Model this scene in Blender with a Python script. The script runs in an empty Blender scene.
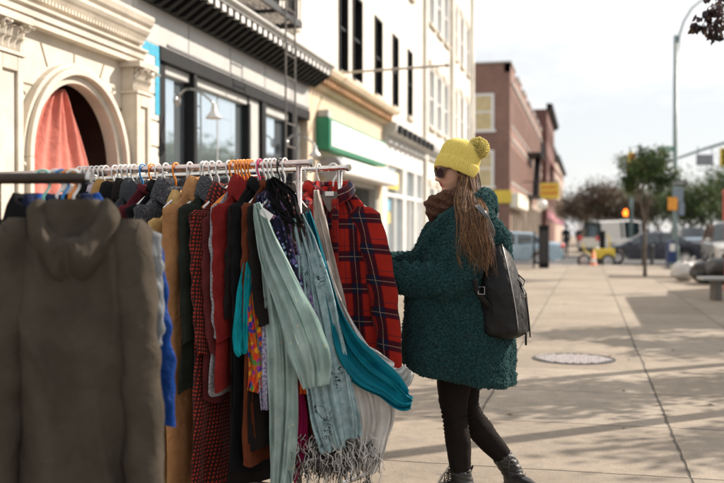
import bpy, bmesh, math, random
from mathutils import Vector, Matrix, Euler, noise
random.seed(7)
sc = bpy.context.scene
COL = sc.collection
R = math.radians
# ---------------------------------------------------------------- camera, sky, sun
CAMZ = 1.265; YAW = R(13.66); FPX = 930.0; HZ = 233.0; VPX = 590.0
cam = bpy.data.objects.new('camera', bpy.data.cameras.new('camera')); COL.objects.link(cam)
cam.data.sensor_width = 36; cam.data.lens = 36 * FPX / 724
cam.location = (0, 0, CAMZ); cam.rotation_euler = (R(90 - .52), 0, YAW)
cam.data.clip_end = 3000; cam.data.clip_start = .05
cam.data.dof.use_dof = True; cam.data.dof.focus_distance = 4.4; cam.data.dof.aperture_fstop = 2.0
sc.camera = cam
SUN_EL = R(33); SD = Vector((.754, .656, 0)).normalized()      # ground direction towards the sun
w = bpy.data.worlds.new('World'); sc.world = w; w.use_nodes = True
nt = w.node_tree; N = nt.nodes; L = nt.links; bg = N['Background']
sky = N.new('ShaderNodeTexSky'); sky.sky_type = 'NISHITA'; sky.sun_disc = False
sky.sun_elevation = SUN_EL; sky.sun_rotation = math.atan2(SD.x, SD.y)
sky.air_density = 1.0; sky.dust_density = 1.0; sky.ozone_density = 1.5
tc = N.new('ShaderNodeTexCoord'); mp = N.new('ShaderNodeMapping'); mp.inputs['Scale'].default_value = (1, 1, 2.6)
nz = N.new('ShaderNodeTexNoise'); nz.inputs['Scale'].default_value = 2.3; nz.inputs['Detail'].default_value = 7; nz.inputs['Roughness'].default_value = .55
cr = N.new('ShaderNodeValToRGB'); cr.color_ramp.elements[0].position = .44; cr.color_ramp.elements[1].position = .56
cr.color_ramp.elements[0].color = (.66, .66, .66, 1)
mx = N.new('ShaderNodeMix'); mx.data_type = 'RGBA'; mx.inputs[7].default_value = (13.5, 13.5, 13.6, 1)
L.new(tc.outputs['Generated'], mp.inputs[0]); L.new(mp.outputs[0], nz.inputs[0]); L.new(nz.outputs[0], cr.inputs[0])
L.new(cr.outputs[0], mx.inputs[0]); L.new(sky.outputs[0], mx.inputs[6]); L.new(mx.outputs[2], bg.inputs[0])
bg.inputs[1].default_value = .052
sl = bpy.data.lights.new('sun', 'SUN'); sl.energy = 5.0; sl.angle = R(.5); sl.color = (1, .885, .765)
so = bpy.data.objects.new('sun', sl); COL.objects.link(so)
sdir = Vector((SD.x * math.cos(SUN_EL), SD.y * math.cos(SUN_EL), math.sin(SUN_EL)))
so.rotation_euler = sdir.to_track_quat('Z', 'Y').to_euler(); so.location = (10, 8, 12)
sc.view_settings.view_transform = 'Standard'; sc.view_settings.look = 'None'
sc.view_settings.gamma = 1; sc.view_settings.exposure = .72; sc.view_settings.use_curve_mapping = False

# ---------------------------------------------------------------- planning frame (real metres from a distance)
ca, sa = math.cos(YAW), math.sin(YAW)
def C(lat, dd, z=0.): return Vector((lat * ca - dd * sa, lat * sa + dd * ca, z))
def at(px, py, dd): return C((px - 362) / FPX * dd, dd, CAMZ - (py - HZ) / FPX * dd)
def ddof(px, X):      # distance at which the line x = X shows at px
    return FPX * X / (ca * (px - VPX))
def Yof(px, X): dd = ddof(px, X); return (dd + X * sa) / ca
def onx(px, py, X):
    dd = ddof(px, X); return (dd + X * sa) / ca, CAMZ - (py - HZ) / FPX * dd

# ---------------------------------------------------------------- objects
def tag(o, label=None, cat=None, group=None, kind=None):
    if label: o['label'] = label
    if cat: o['category'] = cat
    if group: o['group'] = group
    if kind: o['kind'] = kind
    return o
def thing(name, label, cat, loc=(0, 0, 0), rz=0., group=None):
    o = bpy.data.objects.new(name, None); COL.objects.link(o); o.location = loc; o.rotation_euler = (0, 0, rz)
    o.empty_display_size = .1
    return tag(o, label, cat, group)
def xf(o): return Matrix.Translation(o.location) @ o.rotation_euler.to_matrix().to_4x4() if o.parent is None else xf(o.parent) @ Matrix.Translation(o.location) @ o.rotation_euler.to_matrix().to_4x4()
def copy_tree(o, parent=None):
    c = o.copy(); COL.objects.link(c); c.parent = parent
    for ch in [x for x in bpy.data.objects if x.parent == o]: copy_tree(ch, c)
    return c
class MB:
    def __init__(s): s.v = []; s.f = []; s.uv = []; s.mi = []; s.m = 0
    def mat(s, i): s.m = i; return s
    def face(s, idx, uv=None):
        s.f.append(tuple(idx)); s.uv.append(uv or [(s.v[i][0] + s.v[i][1], s.v[i][2]) for i in idx]); s.mi.append(s.m)
    def grid(s, rows, closed=False, capa=False, capb=False, uoff=0.):
        b = len(s.v); nj = len(rows); ni = len(rows[0])
        for r in rows: s.v.extend([tuple(p) for p in r])
        us = []
        for r in rows:
            u = [uoff]
            for i in range(1, ni + (1 if closed else 0)): u.append(u[-1] + (Vector(r[i % ni]) - Vector(r[i - 1])).length)
            us.append(u)
        mid = us[nj // 2]; vs = [0.]
        for j in range(1, nj): vs.append(vs[-1] + (Vector(rows[j][0]) - Vector(rows[j - 1][0])).length)
        for j in range(nj - 1):
            for i in range(ni if closed else ni - 1):
                k = (i + 1) % ni
                s.face((b + j * ni + i, b + j * ni + k, b + (j + 1) * ni + k, b + (j + 1) * ni + i),
                       [(mid[i], vs[j]), (mid[i + 1], vs[j]), (mid[i + 1], vs[j + 1]), (mid[i], vs[j + 1])])
        if capa: s.face([b + i for i in range(ni)][::-1])
        if capb: s.face([b + (nj - 1) * ni + i for i in range(ni)])
        return s
    def box(s, x0, x1, y0, y1, z0, z1):
        if x0 > x1: x0, x1 = x1, x0
        if y0 > y1: y0, y1 = y1, y0
        if z0 > z1: z0, z1 = z1, z0
        b = len(s.v)
        s.v += [(x0, y0, z0), (x1, y0, z0), (x1, y1, z0), (x0, y1, z0), (x0, y0, z1), (x1, y0, z1), (x1, y1, z1), (x0, y1, z1)]
        for q in ((3, 2, 1, 0), (4, 5, 6, 7), (0, 1, 5, 4), (1, 2, 6, 5), (2, 3, 7, 6), (3, 0, 4, 7)): s.face([b + i for i in q])
        return s
    def obox(s, c, sz, M=None):
        n = MB(); n.box(-sz[0] / 2, sz[0] / 2, -sz[1] / 2, sz[1] / 2, -sz[2] / 2, sz[2] / 2)
        M = M or Matrix.Identity(3); b = len(s.v)
        s.v += [tuple(Vector(c) + M @ Vector(p)) for p in n.v]
        for q in n.f: s.face([b + i for i in q])
        return s
    def tube(s, path, rad, n=8, cap=True, flat=None, start=None):
        P = [Vector(p) for p in path]; rows = []; nrm = None
        for j, p in enumerate(P):
            t = (P[min(j + 1, len(P) - 1)] - P[max(j - 1, 0)]).normalized()
            if nrm is None:
                nrm = Vector(start) if start else (Vector((0, 0, 1)) if abs(t.z) < .9 else Vector((1, 0, 0)))
            nrm = nrm - t * nrm.dot(t)
            if nrm.length < 1e-5: nrm = t.orthogonal()
            nrm.normalize(); bn = t.cross(nrm); r = rad[j] if isinstance(rad, (list, tuple)) else rad
            fl = flat if flat else 1.
            rows.append([p + nrm * (r * fl * math.cos(2 * math.pi * i / n)) + bn * (r * math.sin(2 * math.pi * i / n)) for i in range(n)])
        return s.grid(rows, True, cap, cap)
    def lathe(s, prof, c=(0, 0, 0), n=24, M=None, cap=False):
        M = M or Matrix.Identity(3); c = Vector(c)
        rows = [[c + M @ Vector((r * math.cos(2 * math.pi * i / n), r * math.sin(2 * math.pi * i / n), z)) for i in range(n)] for r, z in prof]
        return s.grid(rows, True, cap, cap)
    def ball(s, c, r, n=12, m=8, M=None):
        if not isinstance(r, (tuple, list)): r = (r, r, r)
        M = M or Matrix.Identity(3); c = Vector(c); rows = []
        for j in range(m + 1):
            a = math.pi * (j + .001) / (m + .002) - math.pi / 2
            rows.append([c + M @ Vector((r[0] * math.cos(a) * math.cos(2 * math.pi * i / n), r[1] * math.cos(a) * math.sin(2 * math.pi * i / n), r[2] * math.sin(a))) for i in range(n)])
        return s.grid(rows, True, True, True)
    def prism(s, poly, a, b, axis='y'):
        f = {'y': lambda p, d: (p[0], d, p[1]), 'x': lambda p, d: (d, p[0], p[1]), 'z': lambda p, d: (p[0], p[1], d)}[axis]
        k = len(s.v); n = len(poly)
        s.v += [f(p, a) for p in poly] + [f(p, b) for p in poly]
        s.face([k + i for i in range(n)]); s.face([k + n + i for i in range(n)][::-1])
        for i in range(n): j = (i + 1) % n; s.face((k + j, k + i, k + n + i, k + n + j))
        return s
    def build(s, name, mats, parent=None, world=False, smooth=False, bevel=0., auto=False):
        me = bpy.data.meshes.new(name); vs = s.v
        if world and parent is not None:
            I = xf(parent).inverted(); vs = [tuple(I @ Vector(p)) for p in vs]
        me.from_pydata(vs, [], s.f)
        if not isinstance(mats, (list, tuple)): mats = [mats]
        for m in mats: me.materials.append(m)
        uv = me.uv_layers.new(name='UVMap').data; k = 0
        for q in s.uv:
            for c in q: uv[k].uv = c; k += 1
        me.polygons.foreach_set('material_index', s.mi)
        if smooth: me.polygons.foreach_set('use_smooth', [True] * len(me.polygons))
        me.update()
        o = bpy.data.objects.new(name, me); COL.objects.link(o)
        if parent is not None: o.parent = parent
        if auto: me.set_sharp_from_angle(angle=R(35))
        if bevel:
            b = o.modifiers.new('bevel', 'BEVEL'); b.width = bevel; b.segments = 2; b.limit_method = 'ANGLE'; b.harden_normals = False
        return o
def recalc(o):
    bm = bmesh.new(); bm.from_mesh(o.data); bmesh.ops.recalc_face_normals(bm, faces=bm.faces); bm.to_mesh(o.data); bm.free()
def remesh(mb, size, smooth=0):
    me = bpy.data.meshes.new('t'); me.from_pydata(mb.v, [], mb.f); me.update()
    o = bpy.data.objects.new('t', me); COL.objects.link(o); recalc(o)
    r = o.modifiers.new('r', 'REMESH'); r.mode = 'VOXEL'; r.voxel_size = size
    if smooth:
        k = o.modifiers.new('s', 'SMOOTH'); k.factor = .5; k.iterations = smooth
    dg = bpy.context.evaluated_depsgraph_get(); dg.update()
    out = bpy.data.meshes.new_from_object(o.evaluated_get(dg))
    bpy.data.objects.remove(o); bpy.data.meshes.remove(me)
    return out
def link_mesh(me, name, mats, parent=None, smooth=True):
    me.name = name; me.materials.clear()
    for m in (mats if isinstance(mats, (list, tuple)) else [mats]): me.materials.append(m)
    me.polygons.foreach_set('use_smooth', [smooth] * len(me.polygons))
    o = bpy.data.objects.new(name, me); COL.objects.link(o); o.parent = parent
    return o

# ---------------------------------------------------------------- materials
MATS = {}
def newmat(name):
    m = bpy.data.materials.new(name); m.use_nodes = True; return m, m.node_tree.nodes, m.node_tree.links, m.node_tree.nodes['Principled BSDF']
def math_(N, L, op, a, b=None, c=None):
    n = N.new('ShaderNodeMath'); n.operation = op
    for i, x in enumerate((a, b, c)):
        if x is None: continue
        if isinstance(x, (int, float)): n.inputs[i].default_value = x
        else: L.new(x, n.inputs[i])
    return n.outputs[0]
def mixc(N, L, f, a, b, mode='MIX'):
    n = N.new('ShaderNodeMix'); n.data_type = 'RGBA'; n.blend_type = mode
    for i, x in ((0, f), (6, a), (7, b)):
        if isinstance(x, (int, float)): n.inputs[i].default_value = x
        elif isinstance(x, tuple): n.inputs[i].default_value = (*x[:3], 1)
        else: L.new(x, n.inputs[i])
    return n.outputs[2]
def nz_(N, L, vec, scale, detail=4, rough=.55, dist=0):
    n = N.new('ShaderNodeTexNoise'); n.inputs['Scale'].default_value = scale; n.inputs['Detail'].default_value = detail
    n.inputs['Roughness'].default_value = rough; n.inputs['Distortion'].default_value = dist
    if vec is not None: L.new(vec, n.inputs['Vector'])
    return n.outputs[0]
def ramp_(N, L, f, stops, interp='LINEAR'):
    n = N.new('ShaderNodeValToRGB'); n.color_ramp.interpolation = interp; e = n.color_ramp.elements
    while len(e) < len(stops): e.new(.5)
    for k, (p, c) in enumerate(stops):
        e[k].position = p; e[k].color = (*c, 1) if isinstance(c, tuple) else (c, c, c, 1)
    L.new(f, n.inputs[0]); return n.outputs[0]
def bump_(N, L, P, h, s, d=.01, prev=None):
    b = N.new('ShaderNodeBump'); b.inputs['Strength'].default_value = s; b.inputs['Distance'].default_value = d
    L.new(h, b.inputs['Height'])
    if prev is not None: L.new(prev, b.inputs['Normal'])
    L.new(b.outputs[0], P.inputs['Normal']); return b.outputs[0]
def simple(name, col, rough=.8, var=.18, scale=5, bump=.15, bscale=60, metal=0, bd=.004, spec=.5, coat=0, sheen=0, coord='Object', dirt=0, trans=0):
    if name in MATS: return MATS[name]
    m, N, L, P = newmat(name); t = N.new('ShaderNodeTexCoord').outputs[coord]
    a = nz_(N, L, t, scale, 5)
    f = ramp_(N, L, a, [(.3, 1 - var), (.7, 1 + var * .6)])
    c = mixc(N, L, 1., (*col,), f, 'MULTIPLY')
    if dirt:
        d = nz_(N, L, t, scale * .35, 6, .7); dm = ramp_(N, L, d, [(.5, 0.), (.72, dirt)])
        c = mixc(N, L, dm, c, tuple(x * .35 for x in col))
    L.new(c, P.inputs['Base Color']); P.inputs['Roughness'].default_value = rough; P.inputs['Metallic'].default_value = metal
    P.inputs['Specular IOR Level'].default_value = spec; P.inputs['Coat Weight'].default_value = coat
    if sheen: P.inputs['Sheen Weight'].default_value = sheen; P.inputs['Sheen Roughness'].default_value = .5
    rr = ramp_(N, L, nz_(N, L, t, scale * 2.3, 3), [(.3, max(0, rough - .08)), (.7, min(1, rough + .08))]); L.new(rr, P.inputs['Roughness'])
    if bump: bump_(N, L, P, nz_(N, L, t, bscale, 4), bump, bd)
    if trans:
        tr = N.new('ShaderNodeBsdfTranslucent'); L.new(c, tr.inputs[0]); ms = N.new('ShaderNodeMixShader'); ms.inputs[0].default_value = trans
        L.new(P.outputs[0], ms.inputs[1]); L.new(tr.outputs[0], ms.inputs[2]); L.new(ms.outputs[0], N['Material Output'].inputs[0])
    MATS[name] = m; return m
def fabric(name, col, col2=None, weave=350, rough=.92, sheen=.015, var=.25, wb=.35, trans=.12, folds=.5, rib=0):
    """woven or knitted cloth; col2 flecks it"""
    if name in MATS: return MATS[name]
    m, N, L, P = newmat(name); T = N.new('ShaderNodeTexCoord'); t = T.outputs['Object']; uv = T.outputs['UV']
    f = ramp_(N, L, nz_(N, L, t, 9, 5), [(.3, 1 - var), (.7, 1 + var * .5)])
    c = mixc(N, L, 1., (*col,), f, 'MULTIPLY')
    if col2: c = mixc(N, L, ramp_(N, L, nz_(N, L, t, 170, 2), [(.5, 0.), (.6, .8)]), c, (*col2,))
    L.new(c, P.inputs['Base Color']); P.inputs['Roughness'].default_value = rough
    P.inputs['Sheen Weight'].default_value = sheen; P.inputs['Specular IOR Level'].default_value = .06
    b = bump_(N, L, P, nz_(N, L, t, 14, 4, .55, .8), folds * 1.4, .02)
    h = nz_(N, L, t, weave, 2)
    if rib:
        wv = N.new('ShaderNodeTexWave'); wv.inputs['Scale'].default_value = rib; L.new(uv, wv.inputs[0]); h = wv.outputs[1]
    bump_(N, L, P, h, wb, .004, b)
    if trans:
        tr = N.new('ShaderNodeBsdfTranslucent'); L.new(c, tr.inputs[0]); ms = N.new('ShaderNodeMixShader'); ms.inputs[0].default_value = trans
        L.new(P.outputs[0], ms.inputs[1]); L.new(tr.outputs[0], ms.inputs[2]); L.new(ms.outputs[0], N['Material Output'].inputs[0])
    m['c'] = 1; MATS[name] = m; return m
def uvmat(name, fn, rough=.9, trans=.12, folds=.5, alpha=1., sheen=.1, wb=.2):
    """cloth whose print is built by fn(N, L, u, v, uv) -> colour socket"""
    m, N, L, P = newmat(name); T = N.new('ShaderNodeTexCoord'); uv = T.outputs['UV']
    s = N.new('ShaderNodeSeparateXYZ'); L.new(uv, s.inputs[0])
    c = fn(N, L, s.outputs[0], s.outputs[1], uv)
    f = ramp_(N, L, nz_(N, L, T.outputs['Object'], 10, 4), [(.3, .8), (.7, 1.1)])
    c = mixc(N, L, 1., c, f, 'MULTIPLY')
    L.new(c, P.inputs['Base Color']); P.inputs['Roughness'].default_value = rough; P.inputs['Specular IOR Level'].default_value = .1
    P.inputs['Sheen Weight'].default_value = sheen
    b = bump_(N, L, P, nz_(N, L, T.outputs['Object'], 12, 3, .5, .6), folds, .02)
    bump_(N, L, P, nz_(N, L, T.outputs['Object'], 330, 2), wb, .003, b)
    out = P.outputs[0]
    if trans:
        tr = N.new('ShaderNodeBsdfTranslucent'); L.new(c, tr.inputs[0]); ms = N.new('ShaderNodeMixShader'); ms.inputs[0].default_value = trans
        L.new(out, ms.inputs[1]); L.new(tr.outputs[0], ms.inputs[2]); out = ms.outputs[0]
    if alpha < 1:
        tp = N.new('ShaderNodeBsdfTransparent'); ms = N.new('ShaderNodeMixShader'); ms.inputs[0].default_value = 1 - alpha
        L.new(out, ms.inputs[1]); L.new(tp.outputs[0], ms.inputs[2]); out = ms.outputs[0]
    L.new(out, N['Material Output'].inputs[0]); return m
def stripe(N, L, x, per, w, ph=0.):
    f = math_(N, L, 'FRACT', math_(N, L, 'ADD', math_(N, L, 'DIVIDE', x, per), ph)); return math_(N, L, 'LESS_THAN', f, w)
def glassmat(name, tint=(.02, .025, .03), rough=.03, spec=1., metal=0., ior=1.5):
    m, N, L, P = newmat(name); P.inputs['Base Color'].default_value = (*tint, 1); P.inputs['Roughness'].default_value = rough
    P.inputs['Specular IOR Level'].default_value = spec; P.inputs['IOR'].default_value = ior; P.inputs['Metallic'].default_value = metal
    t = N.new('ShaderNodeTexCoord').outputs['Object']; bump_(N, L, P, nz_(N, L, t, .8, 2), .05, .05); return m
# ================================================================ materials of the setting
def slab_mat():
    m, N, L, P = newmat('sidewalk_concrete'); t = N.new('ShaderNodeTexCoord').outputs['Object']
    s = N.new('ShaderNodeSeparateXYZ'); L.new(t, s.inputs[0]); X, Y = s.outputs[0], s.outputs[1]
    wob = math_(N, L, 'MULTIPLY', math_(N, L, 'SUBTRACT', nz_(N, L, t, 6, 5), .5), .03)
    def joint(c, per, ph, wd):
        q = math_(N, L, 'DIVIDE', math_(N, L, 'SUBTRACT', math_(N, L, 'ADD', c, wob), ph), per)
        fr = math_(N, L, 'ABSOLUTE', math_(N, L, 'SUBTRACT', math_(N, L, 'FRACT', math_(N, L, 'ADD', q, .5)), .5))
        return ramp_(N, L, fr, [(wd * .45 / per, 1.), (wd / per, 0.)]), math_(N, L, 'FLOOR', q)
    jx, ix = joint(X, 1.25, .516, .009); jy, iy = joint(Y, 1.28, 5.05, .009)
    j = math_(N, L, 'MAXIMUM', jx, jy)
    cx = N.new('ShaderNodeCombineXYZ'); L.new(ix, cx.inputs[0]); L.new(iy, cx.inputs[1])
    wn = N.new('ShaderNodeTexWhiteNoise'); L.new(cx.outputs[0], wn.inputs[0])
    base = ramp_(N, L, wn.outputs[0], [(0, (.27, .225, .175)), (.5, (.305, .255, .20)), (1, (.34, .29, .235))])
    big = ramp_(N, L, nz_(N, L, t, .9, 6, .65), [(.3, .78), (.7, 1.1)])
    sp = ramp_(N, L, nz_(N, L, t, 260, 3, .7), [(.36, .35), (.5, 1.), (.64, 1.4)])
    c = mixc(N, L, 1., base, big, 'MULTIPLY'); c = mixc(N, L, .6, c, sp, 'MULTIPLY'); sp2 = ramp_(N, L, nz_(N, L, t, 75, 4, .8), [(.36, .6), (.5, 1.), (.64, 1.22)]); c = mixc(N, L, .55, c, sp2, 'MULTIPLY'); sp3 = ramp_(N, L, nz_(N, L, t, 12, 6, .75), [(.35, .8), (.65, 1.12)]); c = mixc(N, L, .8, c, sp3, 'MULTIPLY')
    gum = N.new('ShaderNodeTexVoronoi'); gum.inputs['Scale'].default_value = 2.6; L.new(t, gum.inputs[0])
    c = mixc(N, L, ramp_(N, L, gum.outputs[0], [(.045, .6), (.06, 0.)]), c, (.10, .09, .08))
    st = ramp_(N, L, nz_(N, L, t, 2.2, 7, .75, 1.2), [(.50, 0.), (.66, .5)]); c = mixc(N, L, st, c, (.17, .15, .125))
    # the long crack that wanders beside the joint, and hairline crazing
    wv = math_(N, L, 'MULTIPLY', math_(N, L, 'SUBTRACT', nz_(N, L, t, 1.3, 5, .55), .5), .10)
    ck = math_(N, L, 'ABSOLUTE', math_(N, L, 'ADD', math_(N, L, 'SUBTRACT', X, .516), wv))
    ckm = ramp_(N, L, ck, [(.002, 1.), (.007, 0.)])
    j2 = math_(N, L, 'MAXIMUM', j, ckm)
    c = mixc(N, L, math_(N, L, 'MULTIPLY', j2, .82), c, (.05, .043, .035)); L.new(c, P.inputs['Base Color'])
    P.inputs['Roughness'].default_value = .82; P.inputs['Specular IOR Level'].default_value = .35
    b = bump_(N, L, P, nz_(N, L, t, 190, 4, .7), .35, .004)
    inv = math_(N, L, 'SUBTRACT', 1., j2); bump_(N, L, P, inv, .9, .012, b); return m
def brickmat(name, c1, c2, mortar, sx=4.2, axis='x'):
    m, N, L, P = newmat(name); t = N.new('ShaderNodeTexCoord').outputs['Object']
    s = N.new('ShaderNodeSeparateXYZ'); L.new(t, s.inputs[0]); cb = N.new('ShaderNodeCombineXYZ')
    L.new(math_(N, L, 'ADD', s.outputs[0], s.outputs[1]), cb.inputs[0]); L.new(s.outputs[2], cb.inputs[1])
    b = N.new('ShaderNodeTexBrick'); L.new(cb.outputs[0], b.inputs[0]); b.inputs['Scale'].default_value = sx
    b.inputs['Color1'].default_value = (*c1, 1); b.inputs['Color2'].default_value = (*c2, 1); b.inputs['Mortar'].default_value = (*mortar, 1)
    b.inputs['Mortar Size'].default_value = .012
    c = mixc(N, L, 1., b.outputs[0], ramp_(N, L, nz_(N, L, t, .5, 6, .7), [(.3, .75), (.7, 1.15)]), 'MULTIPLY')
    L.new(c, P.inputs['Base Color']); P.inputs['Roughness'].default_value = .9; bump_(N, L, P, b.outputs[1], -.4, .01); return m
SLAB = slab_mat()
ASPH = simple('asphalt', (.075, .072, .072), .85, .3, 1.2, .5, 140, dirt=.4)
KERB = simple('kerb_granite', (.30, .29, .27), .8, .2, 3, .3, 90)
STONE = simple('cream_limestone', (.60, .54, .45), .75, .2, 2.5, .4, 30, bd=.006, dirt=.5)
CREAM = simple('cream_painted_brick', (.72, .68, .60), .8, .18, 1.1, .5, 22, bd=.012, dirt=.5)
WHITEP = simple('white_painted_wood', (.78, .77, .74), .55, .06, 3, .1, 30)
TAN = simple('tan_stucco', (.62, .50, .36), .85, .12, 1.5, .3, 30, dirt=.2)
GREYP = simple('grey_painted_metal', (.47, .47, .45), .5, .12, 2, .15, 20, dirt=.3)
MARB = simple('weathered_marble', (.55, .53, .50), .6, .35, 1.8, .2, 14, dirt=.6)
BLACKP = simple('black_painted_metal', (.010, .010, .011), .55, .2, 5, .15, 50, spec=.2)
BROWNC = simple('rusty_cornice_paint', (.42, .24, .12), .75, .3, 3, .3, 30)
GLASS = glassmat('shop_glass', (.60, .70, .76), .03, 1., .85)
GLASSW = glassmat('dark_window_glass', (.02, .022, .026), .12, .5)
IRON = simple('black_iron', (.02, .02, .022), .5, .2, 20, .3, 80)
STEEL = simple('brushed_steel', (.52, .51, .50), .28, .12, 30, .1, 200, metal=1)
CHROME = simple('scuffed_chrome', (.62, .60, .58), .2, .15, 40, .1, 150, metal=1)
GREEN = simple('green_sign_metal', (.02, .22, .12), .4, .1, 5, .05)
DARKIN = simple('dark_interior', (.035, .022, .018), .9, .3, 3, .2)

# ================================================================ ground
W = -4.4
KX = 3.8; KY = 38.; KY2 = 53.6
m = MB(); m.box(-900, 900, -900, 900, -.75, -.5); tag(m.build('ground', simple('earth', (.13, .12, .10), .95)), kind='structure')
m = MB(); m.box(-300, 300, -60, 600, -.4, -.14)
tag(m.build('avenue_road', ASPH), kind='structure')
m = MB(); m.box(-12, KX - .15, -12, KY - .15, -.3, 0.); tag(m.build('sidewalk', SLAB), kind='structure')
m = MB(); m.box(KX - .15, KX, -12, KY, -.3, .002); m.box(-12, KX - .15, KY - .15, KY, -.3, .002)
tag(m.build('kerb', KERB, bevel=.02), kind='structure')
m = MB(); m.box(-12, KX - .15, KY2 + .15, 400, -.3, 0.); tag(m.build('far_sidewalk', SLAB), kind='structure')
m = MB(); m.box(KX - .15, KX, KY2, 400, -.3, .002); m.box(-12, KX - .15, KY2, KY2 + .15, -.3, .002)
tag(m.build('far_kerb', KERB, bevel=.02), kind='structure')
m = MB(); m.box(18, 30, -20, 400, -.3, 0.); tag(m.build('opposite_sidewalk', SLAB), kind='structure')
m = MB()
for i in range(9): x = -4.6 + i * 1.0; m.box(x, x + .5, KY + 1.2, KY + 4.2, -.137, -.134)
tag(m.build('crosswalk_marking', simple('road_paint', (.7, .7, .68), .7, .3, 6, .2)), kind='structure')

# ================================================================ left side buildings
def cornice(m, y0, y1, z0, prof, X=W, ret=True):
    """prof: list of (out, dz) corner points, extruded along y"""
    poly = [(X - .05, z0)] + [(X + o, z0 + dz) for o, dz in prof] + [(X - .05, z0 + prof[-1][1])]
    m.prism(poly, y0, y1, 'y')
def arch_wall(m, yc, zc, r, y0, y1, z0, z1, x0, x1, n=28):
    """wall slab x0..x1 with an arched hole of radius r"""
    pts = [(yc - r, z0)] + [(yc + r * math.cos(math.pi - math.pi * i / n), zc + r * math.sin(math.pi * i / n)) for i in range(n + 1)] + [(yc + r, z0)]
    def proj(p):
        if p[1] <= zc: return (y0 if p[0] < yc else y1, p[1])
        dy, dz = p[0] - yc, p[1] - zc
        t = min(((y1 - yc) / dy if dy > 1e-6 else 1e9), ((y0 - yc) / dy if dy < -1e-6 else 1e9), ((z1 - zc) / dz if dz > 1e-6 else 1e9))
        return (yc + dy * t, zc + dz * t)
    out = [proj(p) for p in pts]
    for x in (x0, x1):
        b = len(m.v); m.v += [(x, *p) for p in pts] + [(x, *p) for p in out]; k = len(pts)
        for i in range(k - 1): m.face((b + i, b + i + 1, b + k + i + 1, b + k + i))
    for cx in ((out[0], y0), (out[-1], y1)): pass
    b = len(m.v); m.v += [(x0, *p) for p in pts] + [(x1, *p) for p in pts]; k = len(pts)
    for i in range(k - 1): m.face((b + i, b + k + i, b + k + i + 1, b + i + 1))
    # fill the two upper corners missed by the fan
    for yy in (y0, y1):
        near = [p for p in out if abs(p[0] - yy) < 1e-6 and p[1] > zc]; top = [p for p in out if abs(p[1] - z1) < 1e-6]
        if near and top:
            a = max(near, key=lambda p: p[1]); t = min(top, key=lambda p: abs(p[0] - yy))
            for x in (x0, x1):
                b = len(m.v); m.v += [(x, *a), (x, yy, z1), (x, *t)]; m.face((b, b + 1, b + 2))
def window(parent, y, z, wd, ht, X=W, mats=None, frame=WHITEP, sash=True, depth=.12, sill=True, glass=None, lintel=False):
    """sash window set into the wall face at X (wall must have a recess or be shallow): frame > pane, sill"""
    m = MB(); f = .055
    m.box(X - depth, X + .03, y - wd / 2, y - wd / 2 + f, z, z + ht); m.box(X - depth, X + .03, y + wd / 2 - f, y + wd / 2, z, z + ht)
    m.box(X - depth, X + .03, y - wd / 2 + f, y + wd / 2 - f, z + ht - f, z + ht); m.box(X - depth, X + .03, y - wd / 2 + f, y + wd / 2 - f, z, z + f)
    if sash: m.box(X - depth, X - .01, y - wd / 2 + f, y + wd / 2 - f, z + ht * .5 - .025, z + ht * .5 + .025)
    o = m.build('window', frame, parent, True, bevel=.006)
    g = MB().box(X - depth - .01, X - depth + .02, y - wd / 2 + f - .01, y + wd / 2 - f + .01, z + f - .01, z + ht - f + .01).build('pane', glass or GLASSW, o, True)
    if sill: MB().box(X - depth, X + .09, y - wd / 2 - .06, y + wd / 2 + .06, z - .09, z - .003).build('sill', STONE, o, True, bevel=.008)
    if lintel: MB().box(X - .02, X + .06, y - wd / 2 - .08, y + wd / 2 + .08, z + ht + .003, z + ht + .2).build('lintel', STONE, o, True, bevel=.01)
    return o
def wall_with_holes(m, y0, y1, z0, z1, holes, x0, x1):
    """holes: (ya, yb, za, zb) non overlapping; splits in columns"""
    ys = sorted({y0, y1} | {h[0] for h in holes} | {h[1] for h in holes})
    for a, b in zip(ys, ys[1:]):
        hs = sorted([h for h in holes if h[0] <= a + 1e-6 and h[1] >= b - 1e-6], key=lambda h: h[2]); z = z0
        for h in hs:
            if h[2] > z: m.box(x0, x1, a, b, z, h[2])
            z = h[3]
        if z < z1: m.box(x0, x1, a, b, z, z1)

# ---- stone building with the arched doorway
Y0, Y1 = 4.6, 8.5
B1 = thing('stone_building', 'cream limestone shopfront with an arched doorway between carved pilasters', 'building', (W, 6.6, 0))
AY, AZ, AR = 7.37, 1.87, .70
m = MB(); arch_wall(m, AY, AZ, AR, 6.15, 8.3, 0, 2.9, W - .07, W)
m.box(W - .35, W, Y0, 6.1, 0, 2.9); m.box(W - .07, W, 6.1, 6.15, 0, 2.9); m.box(W - .07, W, 8.3, 8.35, 0, 2.9); m.box(W - .35, W, 8.35, Y1, 0, 2.9); m.box(W - .35, W, Y0, Y1, 2.9, 3.32)
m.build('wall', STONE, B1, True)
m = MB()
for r0, r1, o in ((.70, .77, .05), (.77, .83, .11), (.83, .87, .07)):
    rows = []
    for i in range(33):
        a = math.pi * i / 32; c, s_ = math.cos(a), math.sin(a)
        rows.append([(W - .02, AY - r0 * c, AZ + r0 * s_), (W + o, AY - r0 * c, AZ + r0 * s_), (W + o, AY - r1 * c, AZ + r1 * s_), (W - .02, AY - r1 * c, AZ + r1 * s_)])
    m.grid(rows, True, True, True)
    for sg in (-1, 1): m.box(W - .02, W + o, AY + sg * r0, AY + sg * r1, 0, AZ)
m.build('arch_moulding', STONE, B1, True, bevel=.008)
m = MB()        # joints of the wall stones, cut as shallow dark grooves modelled as recessed strips
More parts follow.
